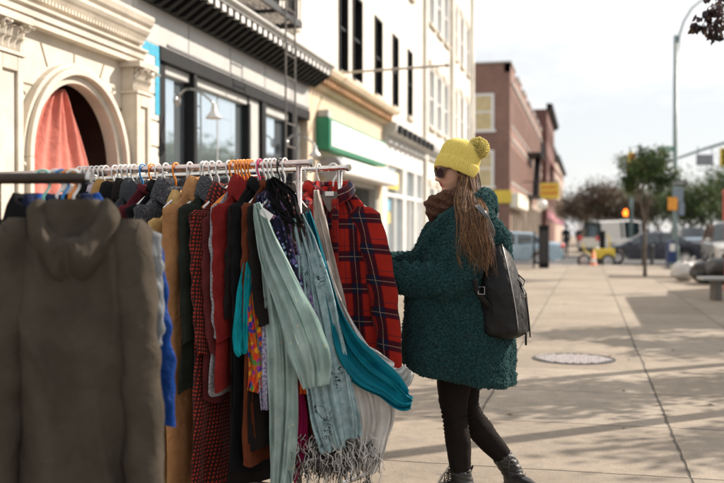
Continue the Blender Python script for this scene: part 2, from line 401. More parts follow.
for i, a in enumerate((35, 62, 90, 118, 145)):
    a = R(a); d = Vector((0, -math.cos(a), math.sin(a))); n = Vector((0, d.z, -d.y))
    p, q = Vector((W, AY, AZ)) + d * .89, Vector((W, AY, AZ)) + d * (1.0 / max(abs(math.sin(a)), .58))
    if q.z > 2.84: q = p + (q - p) * ((2.84 - p.z) / (q.z - p.z))
    b = len(m.v); m.v += [tuple(p - n * .008 + Vector((.004, 0, 0))), tuple(q - n * .008 + Vector((.004, 0, 0))), tuple(q + n * .008 + Vector((.004, 0, 0))), tuple(p + n * .008 + Vector((.004, 0, 0)))]
    m.face((b, b + 1, b + 2, b + 3))
for k in range(8):
    z = .3 + k * .31
    for a_, b_ in ((4.7, 6.0), (6.38, AY - math.sqrt(max(.87 ** 2 - max(z - AZ, 0) ** 2, 0)) - .0), (AY + math.sqrt(max(.87 ** 2 - max(z - AZ, 0) ** 2, 0)), 8.2)):
        m.box(W + .001, W + .004, a_, b_, z - .007, z + .007)
m.build('stone_joint', simple('dirty_mortar', (.20, .16, .11), .95), B1, True)
def pilaster(yc, wd):
    m = MB(); m.box(W, W + .14, yc - wd / 2, yc + wd / 2, .35, 2.62)
    m.box(W, W + .18, yc - wd / 2 - .03, yc + wd / 2 + .03, 0, .35)
    # raised border leaving a sunken panel
    for y_ in (-1, 1): m.box(W + .14, W + .165, yc + y_ * wd / 2, yc + y_ * (wd / 2 - .075), .4, 2.62)
    m.box(W + .14, W + .165, yc - wd / 2 + .075, yc + wd / 2 - .075, 2.5, 2.62); m.box(W + .14, W + .165, yc - wd / 2 + .075, yc + wd / 2 - .075, .4, .5)
    o = m.build('pilaster', STONE, B1, True, bevel=.008)
    c = MB(); c.box(W, W + .13, yc - wd / 2, yc + wd / 2, 2.64, 2.9); c.box(W, W + .22, yc - wd / 2 - .05, yc + wd / 2 + .05, 2.87, 2.925)
    c.box(W, W + .18, yc - wd / 2 - .02, yc + wd / 2 + .02, 2.62, 2.645)
    for row, (zz, hh, of) in enumerate(((2.645, .10, .0), (2.73, .10, .5))):
        for i in range(5):          # acanthus leaves: curled tongues
            y = yc - wd / 2 + wd * (i + of) / 4.5
            if y > yc + wd / 2 + .01: continue
            rows = []
            for k in range(7):
                t = k / 6; out = .13 + .02 + .06 * t ** 2.5; z = zz + hh * math.sin(t * 1.9) / .95; wv = .038 * math.sin(math.pi * min(t * .8 + .2, 1)) + .006
                rows.append([(W + out - .012, y - wv, z), (W + out + .01, y, z), (W + out - .012, y + wv, z)])
            c.grid(rows)
    for sg in (-1, 1):
        pts = [(W + .15 + .01 * t, yc + sg * (wd / 2 - .03 + .045 * (1 - t / 14) * math.cos(t * .9)), 2.83 + .04 * (1 - t / 14) * math.sin(t * .9)) for t in range(14)]
        c.tube(pts, .011, 6)
    c.build('capital', STONE, o, True)
pilaster(6.20, .34); pilaster(8.38, .30); pilaster(4.9, .34)
m = MB(); cornice(m, Y0, Y1, 2.925, [(.10, 0), (.10, .06), (.12, .06), (.12, .12), (.15, .13), (.15, .15), (.08, .16), (.08, .24), (.11, .25), (.13, .28), (.15, .30), (.17, .33), (.17, .36), (.20, .39), (.22, .44), (.22, .47)])
m.build('entablature', STONE, B1, True)
m = MB()
y = Y0 + .03
while y < Y1 - .05: m.box(W + .08, W + .125, y, y + .028, 3.13, 3.165); y += .05
m.build('dentil_course', STONE, B1, True)
m = MB(); m.box(W - .35, W - .02, Y0, Y1, 3.32, 4.3)
cornice(m, Y0, Y1, 4.3, [(.1, 0), (.12, .08), (.2, .14), (.22, .25)])
y = Y0
while y < Y1: m.box(W, W + .14, y, y + .09, 4.12, 4.3); y += .24
m.build('attic_wall', MARB, B1, True, bevel=.006)
m = MB(); m.box(W - .6, W - .35, Y0, Y1, 4.3, 10.2); m.build('upper_wall', CREAM, B1, True)
m = MB(); m.box(W - 2.2, W - 2.1, 6.12, 8.33, 0, 2.88); m.box(W - 2.2, W - .075, 6.11, 6.2, 0, 2.88); m.box(W - 2.2, W - .075, 8.25, 8.34, 0, 2.88); m.box(W - 2.2, W - .075, 6.2, 8.25, 2.8, 2.88)
m.build('porch_lining', simple('porch_wood', (.10, .045, .03), .6, .3, 4, .2), B1, True)
m = MB(); m.tube([(W - .02, 6.40, 1.80), (W + .09, 6.40, 1.80)], [.07, .075], 20); m.ball((W + .10, 6.40, 1.80), (.03, .05, .05)); m.ball((W + .14, 6.40, 1.8), .022)
m.build('rosette', STONE, B1, True, smooth=False)
# pink curtain hung across the left of the arch
PINK = fabric('salmon_cotton', (.80, .30, .24), None, 300, .9, .1, .12, .2, .35, .35)
rows = []
for j in range(37):
    t = j / 36; z = 2.52 - t * 1.95; r = []
    lft = AY - .10 - .585 * min(1, t * 2.4) ** .6
    rgt = AY - .06 + .66 * min(1, t * 2.0) ** .8
    for i in range(70):
        s_ = i / 69; fan = s_ ** 1.0
        y = lft + (rgt - lft) * fan
        fold = (.028 * math.sin(s_ * 31 + 1.5 * math.sin(t * 2)) + .022 * math.sin(s_ * 13 + 2 + t)) * (.55 + .5 * t) * (1.4 - t)
        r.append((W - .13 + fold + .05 * math.sin(t * 2.5 + s_ * 2), y, z + .03 * math.sin(s_ * 9) * (t > .95) - .25 * s_ ** 2 * (1 - t) * 0))
    rows.append(r)
ct = MB(); ct.grid(rows); co = ct.build('curtain', PINK, smooth=True)
tag(co, 'salmon pink cloth curtain gathered and hung inside the arched stone doorway', 'curtain')
sd_ = co.modifiers.new('s', 'SOLIDIFY'); sd_.thickness = .003

# ---- dark storefront
Y0, Y1 = 8.73, 14.4
B2 = thing('storefront_building', 'cream building over a grey shopfront with a black bracketed cornice and big panes', 'building', (W, 11.5, 0))
m = MB()
for k in range(12): m.box(W - .3, W + .02 + .02 * 0, 8.5, 9.0, .0 + k * .27 + .008, (k + 1) * .27 - .008)
m.box(W - .3, W, 8.51, 8.99, 0, 3.24); m.build('quoin_pier', CREAM, B2, True, bevel=.012)
m = MB(); m.box(W + .022, W + .026, 8.90, 8.999, 2.5, 3.22); m.box(W + .022, W + .026, 8.55, 8.90, 3.1, 3.22)
m.build('masking_tape', simple('blue_tape', (.02, .33, .50), .6, .3, 30), B2, True)
m = MB(); m.box(W - .25, W + .04, 9.0, Y1, 3.08, 3.235); m.box(W - .2, W + .03, 9.88, 9.97, 0, 3.08)
m.box(W - .2, W + .03, 12.17, 12.33, 0, 3.08); m.box(W - .2, W + .05, 13.45, 13.7, 0, 3.08)
m.box(W - .22, W - .0, 9.0, 9.2, 0, 3.08); m.box(W - .2, W + .0, 9.2, 9.88, 1.9, 1.96); m.box(W - .2, W, 9.2, 9.3, 0, 1.9); m.box(W - .2, W, 9.8, 9.88, 0, 1.9)
m.box(W - .2, W, 9.3, 9.8, .0, .3); m.box(W - .2, W + .01, 9.97, 13.45, 0, .45); m.box(W - .18, W, 11.72, 11.8, .45, 3.0)
m.build('shopfront_frame', BLACKP, B2, True, bevel=.008)
m = MB(); m.box(W - .2, W - .03, 9.97, 11.72, 2.98, 3.08); m.box(W - .2, W - .02, 11.8, 12.17, .45, 3.08); m.box(W - .18, W - .02, 12.33, 13.45, 2.96, 3.08); m.box(W - .18, W - .03, 9.2, 9.88, 2.98, 3.08)
m.build('pale_trim', GREYP, B2, True, bevel=.006)
for a, b, z0, z1 in ((9.2, 9.88, 1.96, 2.98), (9.3, 9.8, .3, 1.9), (9.97, 11.72, .45, 2.98), (12.33, 13.45, .45, 2.96), (13.7, 14.3, .3, 3.0)):
    MB().box(W - .12, W - .1, a, b, z0, z1).build('pane', GLASS, B2, True)
MB().box(W - .104, W - .094, 10.86, 10.88, .45, 2.98).build('pane_joint', GREYP, B2, True)
m = MB(); m.box(W - .3, W + .015, 8.5, Y1, 3.236, 3.62)
m.build('fascia', GREYP, B2, True)
m = MB(); m.box(W + .015, W + .03, 9.2, Y1, 3.262, 3.285)
for y in (9.75, 11.0, 12.3, 13.5): m.box(W + .012, W + .019, y, y + .012, 3.29, 3.60)
m.build('fascia_seam', simple('grey_seam', (.2, .2, .2), .7), B2, True)
m = MB(); m.box(W - .3, W + .08, 8.5, Y1, 3.62, 3.70); m.box(W - .3, W + .10, 8.5, Y1, 3.70, 3.86)
y = 8.55
while y < Y1 - .1:
    m.prism([(W + .09, 3.60), (W + .15, 3.60), (W + .40, 3.77), (W + .40, 3.86), (W + .09, 3.86)], y, y + .085, 'y'); y += .197
m.build('bracket_row', BLACKP, B2, True, bevel=.005)
m = MB(); y = 8.55 + .09
while y < Y1 - .15:
    m.box(W + .35, W + .402, y + .0, y + .095, 3.775, 3.855); y += .197
m.build('bracket_panel', WHITEP, B2, True)
m = MB(); cornice(m, 8.5, Y1, 3.86, [(.42, 0), (.42, .03), (.47, .05), (.47, .08), (.40, .10), (.20, .20), (.1, .22)])
m.build('cornice', GREYP, B2, True)
wins2 = [(9.2, 9.95), (10.75, 11.5), (12.2, 12.9), (13.35, 13.75)]
hs = [(a, b, z, z + 1.65) for a, b in wins2 for z in (4.45, 7.3)]
m = MB(); wall_with_holes(m, 8.5, Y1, 4.06, 10.3, hs, W - .3, W); m.build('upper_wall', CREAM, B2, True)
for h in hs: window(B2, (h[0] + h[1]) / 2, h[2], h[1] - h[0], h[3] - h[2], frame=BLACKP, lintel=True)
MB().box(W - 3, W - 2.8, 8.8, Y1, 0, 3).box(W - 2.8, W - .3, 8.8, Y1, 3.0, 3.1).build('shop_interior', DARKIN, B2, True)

# ---- tan shop with the white sign, then the white shopfront, one long cream upper storey
Y0, Y1 = 14.4, 25.2
B3 = thing('tan_storefront_building', 'tan and cream building with a small bracketed cornice above a shuttered shop', 'building', (W, 19.5, 0))
m = MB(); wall_with_holes(m, 14.4, 20.1, 0, 3.66, [(15.5, 19.6, 0, 2.3)], W - .3, W); m.build('shop_wall', TAN, B3, True)
m = MB(); m.box(W - .25, W - .02, 15.5, 15.62, 0, 2.3); m.box(W - .25, W - .02, 17.3, 17.45, 0, 2.3); m.box(W - .25, W - .02, 19.48, 19.6, 0, 2.3); m.box(W - .25, W - .05, 15.62, 19.48, 2.2, 2.3); m.box(W - .25, W - .05, 17.45, 19.48, 0, .5)
m.box(W - .22, W - .05, 16.4, 16.46, 0, 2.2)
m.build('shopfront_frame', GREYP, B3, True, bevel=.006)
MB().box(W - .2, W - .18, 15.6, 17.35, 0, 2.25).build('door_pane', GLASSW, B3, True); MB().box(W - .2, W - .18, 17.45, 19.5, .5, 2.25).build('window_pane', GLASSW, B3, True)
m = MB(); cornice(m, 14.4, 20.1, 3.66, [(.06, 0), (.10, .06), (.10, .16), (.30, .20), (.34, .27), (.34, .31), (.1, .40)])
m.build('cornice', TAN, B3, True)
m = MB(); y = 14.45
while y < 20.05: m.box(W + .10, W + .22, y, y + .09, 3.72, 3.86); y += .19
m.build('dentil_course', BROWNC, B3, True)
m = MB(); wall_with_holes(m, 20.1, 25.2, 0, 3.3, [(20.4, 22.4, .4, 2.9), (22.65, 23.9, 0, 2.9), (24.1, 25.0, .4, 2.9)], W - .3, W); m.build('white_shop_wall', WHITEP, B3, True, bevel=.01)
for a, b, z0 in ((20.4, 22.4, .4), (22.65, 23.9, 0), (24.1, 25.0, .4)):
    m = MB(); f = .08
    m.box(W - .15, W + .02, a, a + f, z0, 2.9); m.box(W - .15, W + .02, b - f, b, z0, 2.9); m.box(W - .15, W + .02, a + f, b - f, 2.82, 2.9); m.box(W - .15, W + .02, a + f, b - f, z0, z0 + f); m.box(W - .15, W + .02, a + f, b - f, 2.1, 2.18)
    m.box(W - .14, W + .01, (a + b) / 2 - .04, (a + b) / 2 + .04, z0 + f, 2.1)
    o = m.build('shop_window', WHITEP, B3, True, bevel=.006)
    MB().box(W - .1, W - .08, a + .05, b - .05, z0 + .05, 2.87).build('pane', GLASS, o, True)
m = MB(); m.box(W - .078, W - .074, 20.6, 21.2, 1.5, 1.75).box(W - .078, W - .074, 20.6, 22.2, 2.3, 2.7); m.build('window_sticker', simple('yellow_film', (.75, .55, .12), .5), B3, True)
MB().box(W - .078, W - .074, 20.6, 21.2, 1.78, 2.05).build('window_sticker', simple('blue_film', (.15, .45, .62), .5), B3, True)
m = MB(); cornice(m, 20.1, 25.2, 3.3, [(.08, 0), (.08, .15), (.28, .22), (.3, .4), (.12, .46)]); y = 20.3
m.build('cornice', GREYP, B3, True)
m = MB()
while y < 25.1: MB().box(W + .28, W + .36, y, y + .3, 3.48, 3.66).build('cornice_block', BLACKP, B3, True, bevel=.01); y += .62
m = MB()
hs = []
for px0, px1 in ((342, 348), (354, 364), (376, 384), (394, 400), (409, 414)):
    ya, yb = Yof(px0, W), Yof(px1, W); yc = (ya + yb) / 2; hw = max(.32, (yb - ya) / 2 * .95)
    for z in (4.2, 7.25): hs.append((yc - hw, yc + hw, z, z + 1.68))
wall_with_holes(m, 14.4, 25.2, 3.66, 10.35, [h for h in hs if h[1] < 25.2], W - .32, W); m.build('upper_wall', CREAM, B3, True)
for h in hs:
    if h[1] < 25.2: window(B3, (h[0] + h[1]) / 2, h[2], h[1] - h[0], h[3] - h[2], depth=.2, frame=BLACKP)
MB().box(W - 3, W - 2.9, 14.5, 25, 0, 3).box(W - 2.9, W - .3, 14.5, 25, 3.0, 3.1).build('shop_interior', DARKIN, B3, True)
# ---- end building
Y0, Y1 = 25.2, 36.2
B4 = thing('corner_building', 'white painted brick corner building of tall paired windows behind the woman', 'building', (W, 31, 0))
hs = []
for c_ in (26.6, 28.0, 29.4):
    for z in (.6, 4.3, 7.25): hs.append((c_ - .45, c_ + .45, z, z + (2.0 if z < 1 else 1.7)))
for c_ in (31.6, 33.2, 34.9):
    for z in (.6, 4.4, 7.2): hs.append((c_ - .4, c_ + .4, z, z + 1.75))
m = MB(); wall_with_holes(m, 25.2, 36.2, 0, 10.7, hs, W - .3, W); m.box(W - 12, W - .3, 36.0, 36.2, 0, 10.7); m.build('wall', CREAM, B4, True)
BLUEG = glassmat('blue_reflecting_glass', (.40, .48, .56), .1, 1., .6)
for h in hs: window(B4, (h[0] + h[1]) / 2, h[2], h[1] - h[0], h[3] - h[2], depth=.12, glass=BLUEG if h[0] < 30 else GLASSW, lintel=True)
m = MB(); cornice(m, 25.2, 36.2, 3.35, [(.08, 0), (.08, .12), (.25, .2), (.28, .32), (.1, .38)]); cornice(m, 25.2, 36.2, 10.7, [(.1, 0), (.12, .3), (.5, .4), (.55, .6), (.1, .7)]); m.build('cornice', GREYP, B4, True)
m = MB(); m.box(W - .3, W + .12, 30.3, 30.75, 0, 10.7); m.box(W, W + .1, 25.2, 25.5, 0, 10.7); m.box(W, W + .1, 35.85, 36.2, 0, 10.7); m.build('pier', CREAM, B4, True, bevel=.02)
# white shop sign
sg = thing('shop_sign', 'blank white light box shop sign with green metal sides on the tan shop', 'sign', (W + .13, 17, 2.9))
MB().box(W + .0, W + .24, 14.85, 19.3, 2.66, 3.19).build('case', GREEN, sg, True, bevel=.02)
MB().box(W + .242, W + .25, 14.95, 19.2, 2.72, 3.14).build('face', simple('white_acrylic', (.82, .82, .80), .25, .04, 2, 0), sg, True)
MB().box(W + .02, W + .2, 14.9, 15.1, 3.2, 3.32).build('transformer_box', GREYP, sg, True, bevel=.01)
sh = thing('shutter_box', 'off white roller shutter housing with a rounded grey end below the shop sign', 'shutter', (W, 17, 2.4))
MB().box(W + .0, W + .36, 15.3, 20.0, 2.28, 2.56).build('housing', WHITEP, sh, True, bevel=.05)
m = MB(); m.tube([(W + .2, 15.02, 2.36), (W + .2, 15.3, 2.36)], .2, 18); m.build('motor_drum', simple('grey_steel_drum', (.3, .3, .32), .4, metal=.5), sh, True)

# ---- fire escape
FE = thing('fire_escape', 'black iron fire escape platform and drop ladder above the grey shopfront', 'fire escape', (W, 10.5, 4.15))
X1 = -3.85; ya, yb = 8.4, 12.35
m = MB(); m.box(X1 - .03, X1, ya, yb, 4.10, 4.19); m.box(W, X1 - .03, yb - .03, yb, 4.10, 4.19); m.box(W, X1 - .03, ya, ya + .03, 4.10, 4.19)
for y in (9.4, 10.4, 11.4): m.box(W, X1 - .03, y, y + .025, 4.11, 4.155)
m.build('platform_frame', IRON, FE, True)
m = MB(); x = W + .04
while x < X1 - .05: m.box(x, x + .022, ya + .03, yb - .03, 4.157, 4.185); x += .062
m.build('platform_slat', simple('worn_iron_slats', (.20, .17, .14), .6, .5, 9), FE, True)
m = MB()
for z in (4.5, 4.8, 5.05):
    m.box(X1 - .03, X1 - .008, ya, yb, z, z + .022); m.box(W, X1 - .03, yb - .022, yb, z, z + .022); m.box(W, X1 - .03, ya, ya + .022, z, z + .022)
y = ya
while y < yb: m.box(X1 - .024, X1 - .01, y, y + .014, 4.19, 5.05); y += .13
m.build('railing', IRON, FE, True)
m = MB()
for y in (11.52, 11.92): m.tube([(X1 + .03, y, 2.0), (X1 + .03, y, 5.3)], .014, 6)
z = 2.1
while z < 5.2: m.tube([(X1 + .03, 11.52, z), (X1 + .03, 11.92, z)], .011, 6); z += .3
m.build('ladder', simple('weathered_ladder_iron', (.12, .11, .10), .6, .4, 9), FE, True)
m = MB()
for y in (9.0, 11.8): m.tube([(W, y, 3.5 + .15), (X1 - .02, y, 4.11)], .015, 6)
m.build('brace', IRON, FE, True)

# ---- gooseneck lamps over the shop
def gooseneck(y, z, flip, label):
    t = thing('gooseneck_lamp', label, 'lamp', (W, y, z), group='shopfront gooseneck lamps')
    m = MB(); m.tube([(W - .0, y, z), (W + .03, y, z)], .07, 16)
    pts = [(W + .03 + .46 * (1 - math.cos(a * math.pi / 20)) / 2 + .0, y, z + .12 * math.sin(a * math.pi / 14)) for a in range(0, 17)]
    m.tube(pts, .014, 8); m.build('arm', STEEL, t, True, smooth=True)
    e = Vector(pts[-1]); m = MB(); m.lathe([(.02, 0), (.03, -.03), (.035, -.08), (.085, -.14), (.09, -.16), (.08, -.155), (.03, -.09)], e, 20)
    m.build('lamp_shade', simple('white_enamel', (.7, .7, .68), .3), t, True, smooth=True)
gooseneck(9.45, 2.72, 1, 'steel gooseneck lamp above the black shop door beside the blue tape')
gooseneck(13.3, 2.62, 1, 'steel gooseneck lamp on the far post of the grey shopfront')
# pole jutting from the facade over the sidewalk
y, z = 15.7, 4.05
m = MB(); m.tube([(W, y, z), (-2.35, y, z + .06)], .022, 8); m.ball((-2.33, y, z + .06), .04); m.tube([(W, y, z - .0), (W + .03, y, z)], .08, 12)
tag(m.build('flag_pole', simple('weathered_pole', (.4, .35, .3), .6), smooth=True), 'bare horizontal flagpole jutting from the cream wall over the sidewalk', 'pole')

# ---- area railings
def railing(name, label, p0, p1, h, group=None, step=.11, top=None):
    p0, p1 = Vector(p0), Vector(p1); d = p1 - p0; n = d.normalized(); ang = math.atan2(n.y, n.x); ln = d.length
    t = thing(name, label, 'fence', p0, ang, group)
    m = MB(); m.box(0, ln, -.018, .018, h - .04, h); m.box(0, ln, -.015, .015, .1, .13); m.box(0, ln, -.012, .012, h - .2, h - .175); m.build('rail', top or IRON, t)
    m = MB(); x = .05
    while x < ln: m.tube([(x, 0, 0), (x, 0, h + .0)], .009, 5); x += step
    m.build('bar_panel', IRON, t)
    k = max(2, int(ln / 1.9) + 1)
    for i in range(k):
        x = ln * i / (k - 1); m = MB(); m.box(x - .03, x + .03, -.03, .03, 0, h + .08); m.ball((x, 0, h + .11), .04, 10, 6); m.build('post', IRON, t)
railing('iron_fence', 'low black iron fence along the white shopfront', (-3.3, 19.5, 0), (-3.3, 27.5, 0), 1.16)
railing('iron_fence', 'black iron fence further on beyond the woman, closing off the white corner building', (-3.2, 28.5, 0), (-3.2, 33.6, 0), 1.2)
LBLUE = simple('sky_lit_rail', (.25, .27, .3), .3)  # bluish sky highlight put into the rail's colour
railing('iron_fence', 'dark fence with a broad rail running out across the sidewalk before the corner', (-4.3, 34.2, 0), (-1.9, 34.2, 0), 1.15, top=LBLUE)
b = thing('utility_cabinet', 'tall dark metal cabinet at the end of the far fence', 'cabinet', (-1.55, 34.3, 0))
m = MB(); m.box(-.18, .18, -.22, .22, 0, 1.5); m.build('case', BLACKP, b, bevel=.02); MB().box(-.15, .15, -.235, -.222, .2, 1.35).build('door', IRON, b, bevel=.005); MB().box(-.2, .2, -.24, .24, 1.502, 1.55).build('lid', BLACKP, b, bevel=.01)

# ================================================================ brick buildings across the street
BRICK = brickmat('red_brown_brick', (.27, .135, .10), (.20, .11, .085), (.32, .27, .24))
BRICK2 = brickmat('dark_red_brick', (.17, .06, .045), (.12, .05, .04), (.2, .17, .15))
SHADE = simple('cream_blind', (.62, .50, .28), .8)
YS = 54.5; YE = 92.
K = thing('brick_building', 'long three storey red brown brick building with a stepped parapet across the side street', 'building', (W, 60, 0))
m = MB(); hs = []
y = YS + 1.2
while y < YE - 1.2:
    for z in (4.3, 7.6): hs.append((y - .42, y + .42, z, z + 2.1))
    y += 1.75
wall_with_holes(m, YS, YE, 3.6, 10.6, hs, W - .35, W)
m.box(W - 22, W - .35, YS, YS + .35, 0, 10.6); m.box(W - 22, W - .35, YE - .35, YE, 0, 10.6); m.box(W - .35, W, YS, YS + .6, 0, 3.6)
m.box(W - 2.2, W, YS, YS + .3, 10.6, 11.15)
y = YS + .0
k = 0
while y < YE - 1: m.box(W - .35, W, y, y + (3.6 if k % 2 == 0 else 2.0), 10.6, 11.15 if k % 2 == 0 else 10.75); y += 3.6 if k % 2 == 0 else 2.0; k += 1
m.build('wall', BRICK, K, True)
COPING = simple('grey_coping', (.5, .48, .45), .7)
m = MB(); m.box(W - 2.3, W + .08, YS - .08, YS + .3, 11.152, 11.25); m.box(W - 22, W - 2.3, YS - .08, YS + .4, 10.602, 10.7); y = YS + .3; k = 0
while y < YE - 1: z = 11.152 if k % 2 == 0 else 10.752; m.box(W - .4, W + .08, y + .004, y + (3.3 if k == 0 else 3.6 if k % 2 == 0 else 2.0), z, z + .1); y += (3.3 if k == 0 else 3.6 if k % 2 == 0 else 2.0); k += 1
m.box(W + .0, W + .12, YS + .62, YE, 10.0, 10.14); m.box(W, W + .07, YS + .62, YE, 6.75, 6.85)
m.build('coping', COPING, K, True)
for h in hs:
    f = MB(); f.box(W - .2, W - .12, h[0], h[1], h[2], h[3]); o = f.build('window', GLASSW, K, True)
    g = MB(); g.box(W - .12, W - .06, h[0], h[0] + .08, h[2], h[3]); g.box(W - .12, W - .06, h[1] - .08, h[1], h[2], h[3]); g.box(W - .12, W - .06, h[0] + .08, h[1] - .08, (h[2] + h[3]) / 2 - .04, (h[2] + h[3]) / 2 + .04); g.build('frame', WHITEP, o, True)
    MB().box(W, W + .06, h[0] - .1, h[1] + .1, h[2] - .14, h[2] - .002).build('sill', COPING, o, True)
for xx in (W - 1.55, W - 4.3):
    for z in (4.0, 7.3):
        m = MB(); m.box(xx - .62, xx - .46, YS - .06, YS - .003, z, z + 2.1); m.box(xx + .46, xx + .62, YS - .06, YS - .003, z, z + 2.1); m.box(xx - .46, xx + .46, YS - .06, YS - .003, z + 1.95, z + 2.1); m.box(xx - .72, xx + .72, YS - .09, YS - .003, z - .16, z - .003); m.box(xx - .46, xx + .46, YS - .05, YS - .003, z + .98, z + 1.08)
        o = m.build('window', WHITEP, K, True, bevel=.01)
        MB().box(xx - .46, xx + .46, YS - .03, YS - .005, z, z + .98).box(xx - .46, xx + .46, YS - .03, YS - .005, z + 1.08, z + 1.95).build('pane', SHADE, o, True)
# ground floor shops of the brick building
YEL = simple('yellow_fascia', (.70, .52, .06), .5, .1, 2)
m = MB(); m.box(W - 22, W + .1, YS - .12, YS - .004, 3.0, 3.75); m.build('yellow_fascia', YEL, K, True, bevel=.02)
m = MB(); m.box(W + .002, W + .5, YS - .1, YS + 9, 2.75, 3.6); m.build('white_awning', simple('cream_awning', (.75, .70, .58), .8), K, True, bevel=.05)
m = MB(); m.box(W - .35, W, YS + .6, YE, 3.25, 3.6); y = YS + .6
while y < YE: m.box(W - .35, W, y, y + .35, 0, 3.25); y += 2.3
m.build('shop_piers', simple('mixed_shop_paint', (.42, .33, .26), .8, .4, .4), K, True)
m = MB(); m.box(W - .25, W - .2, YS + .6, YE, 0, 3.25); m.build('shop_glass', GLASS, K, True)
m = MB(); m.box(W - 9, W - .8, YS - .03, YS - .004, .6, 2.8); m.build('side_glass', GLASS, K, True)
m = MB()
for x in (W - .95, W - 2.6, W - 4.3, W - 6, W - 7.6): m.box(x, x + .22, YS - .08, YS - .032, 0, 2.98)
m.box(W - 9, W - .7, YS - .1, YS - .032, 2.2, 2.42); m.build('side_shop_frame', WHITEP, K, True)
# its fire escape
FE2 = thing('fire_escape', 'dark distant fire escape balconies on the long brick building', 'fire escape', (W, 72, 4))
for z in (4.0, 7.2):
    m = MB(); m.box(W, W + 1.0, 70, 77, z, z + .06)
    for zz in (.35, .7, 1.0): m.box(W + .97, W + 1.0, 70, 77, z + zz, z + zz + .03)
    y = 70
    while y < 77: m.box(W + .97, W + .99, y, y + .03, z, z + 1.0); y += .25
    m.build('balcony', IRON, FE2, True)
m = MB(); m.obox((W + .5, 73.5, 5.6), (.5, 4.6, .06), Euler((R(43), 0, 0)).to_matrix()); m.build('stair', IRON, FE2, True)
# projecting yellow sign with a white globe lamp
ys = thing('projecting_sign', 'yellow rectangular shop sign projecting on a bracket from the brick row', 'sign', (W, 66, 4.3))
x0, x1 = -3.25, -1.95
m = MB(); m.box(x0, x1, 65.93, 66.07, 3.65, 4.75); m.build('board', YEL, ys, True, bevel=.03)
random.seed(3)
RED = simple('red_letters', (.6, .12, .03), .6)
m = MB()
for r in range(2):
    x = x0 + .12
    while x < x1 - .2:
        wd = random.uniform(.07, .13); m.box(x, x + wd, 65.915, 65.928, 4.35 - r * .4, 4.55 - r * .4); x += wd + .05
m.build('lettering', RED, ys, True)
m = MB(); m.tube([(W, 66, 4.85), (x1, 66, 4.85)], .04, 6); m.tube([(x0 + .2, 66, 4.85), (x0 + .2, 66, 4.74)], .02, 6); m.tube([(x1 - .2, 66, 4.85), (x1 - .2, 66, 4.74)], .02, 6); m.build('bracket', IRON, ys, True)
gl = thing('globe_lamp', 'white globe lamp on a wall bracket below the yellow projecting sign', 'lamp', (W, 58, 3))
MB().ball((-2.75, 58, 3.0), .33, 16, 10).build('globe', simple('opal_glass', (.8, .79, .75), .3), gl, True, smooth=True)
MB().tube([(W, 58, 3.3), (-2.75, 58, 3.4), (-2.75, 58, 3.3)], .03, 6).build('arm', IRON, gl, True)
def rowhouse(y0, y1, h, label, matr, storeys=3, out=0., cor=BLACKP):
    t = thing('row_house', label, 'building', (W, y0, 0), group='row houses beyond the brick building')
    X = W + out; m = MB(); hs = []
    n = max(2, int((y1 - y0) / 2.2))
    for i in range(n):
        yc = y0 + (y1 - y0) * (i + .5) / n
        for s_ in range(1, storeys): hs.append((yc - .5, yc + .5, 1.0 + s_ * 3.1, 2.8 + s_ * 3.1))
    wall_with_holes(m, y0, y1, 0, h, hs, X - .4, X); m.box(X - 12, X - .4, y0, y0 + .3, 0, h); m.build('wall', matr, t, True)
    m = MB(); cornice(m, y0, y1, h, [(.2, 0), (.5, .25), (.55, .5), (.1, .55)], X); m.build('cornice', cor, t, True)
    for q in hs:
        o = MB().box(X - .2, X - .15, q[0], q[1], q[2], q[3]).build('window', GLASSW, t, True)
    m = MB(); m.box(X, X + .12, y0 + .3, y1 - .3, 2.7, 3.4); m.build('shop_fascia', simple('fascia_' + label[:6], (random.uniform(.2, .6), random.uniform(.15, .4), random.uniform(.1, .3)), .6), t, True)
rowhouse(92, 112, 13.3, 'tall dark red brick row house with a projecting black cornice', BRICK2, 4, .5)
rowhouse(112.2, 132, 11.0, 'lower brown brick house next after the dark red one', BRICK)
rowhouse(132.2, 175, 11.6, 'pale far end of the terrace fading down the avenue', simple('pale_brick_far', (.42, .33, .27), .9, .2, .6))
# striped awning far down the row
m = MB(); m.prism([(W + .5, 8.6), (W + 1.7, 7.0), (W + 1.75, 7.1), (W + .5, 8.8)], 100, 108, 'y')
def awn(N, L, u, v, uv): return mixc(N, L, stripe(N, L, u, 1.0, .5), (.6, .08, .05), (.75, .7, .62))
tag(m.build('awning', simple('faded_red_awning', (.55, .18, .14), .8)), 'faded red awning high on the tall dark red row house', 'awning')
# building on the opposite side of the avenue, seen only in the panes and far off
for i, (y0, y1, h) in enumerate(((95, 120, 9), (121, 150, 12), (151, 200, 10))):
    t = thing('opposite_house', ['low', 'tall', 'far'][i] + ' brick house across the avenue behind the trees', 'building', (24, y0, 0))
    hs = [(y, y + 1.1, z, z + 1.8) for y in [y0 + 1.5 + 2.5 * k for k in range(int((y1 - y0 - 3) / 2.5))] for z in (4.2, 7.2) if z + 2 < h]
    m = MB(); wall_with_holes(m, y0, y1, 0, h, hs, 26, 26.4); m.box(26.4, 36, y0, y0 + .3, 0, h); m.build('wall', BRICK if i != 1 else BRICK2, t, True)
    for q in hs: MB().box(26.15, 26.2, *q).build('window', GLASSW, t, True)
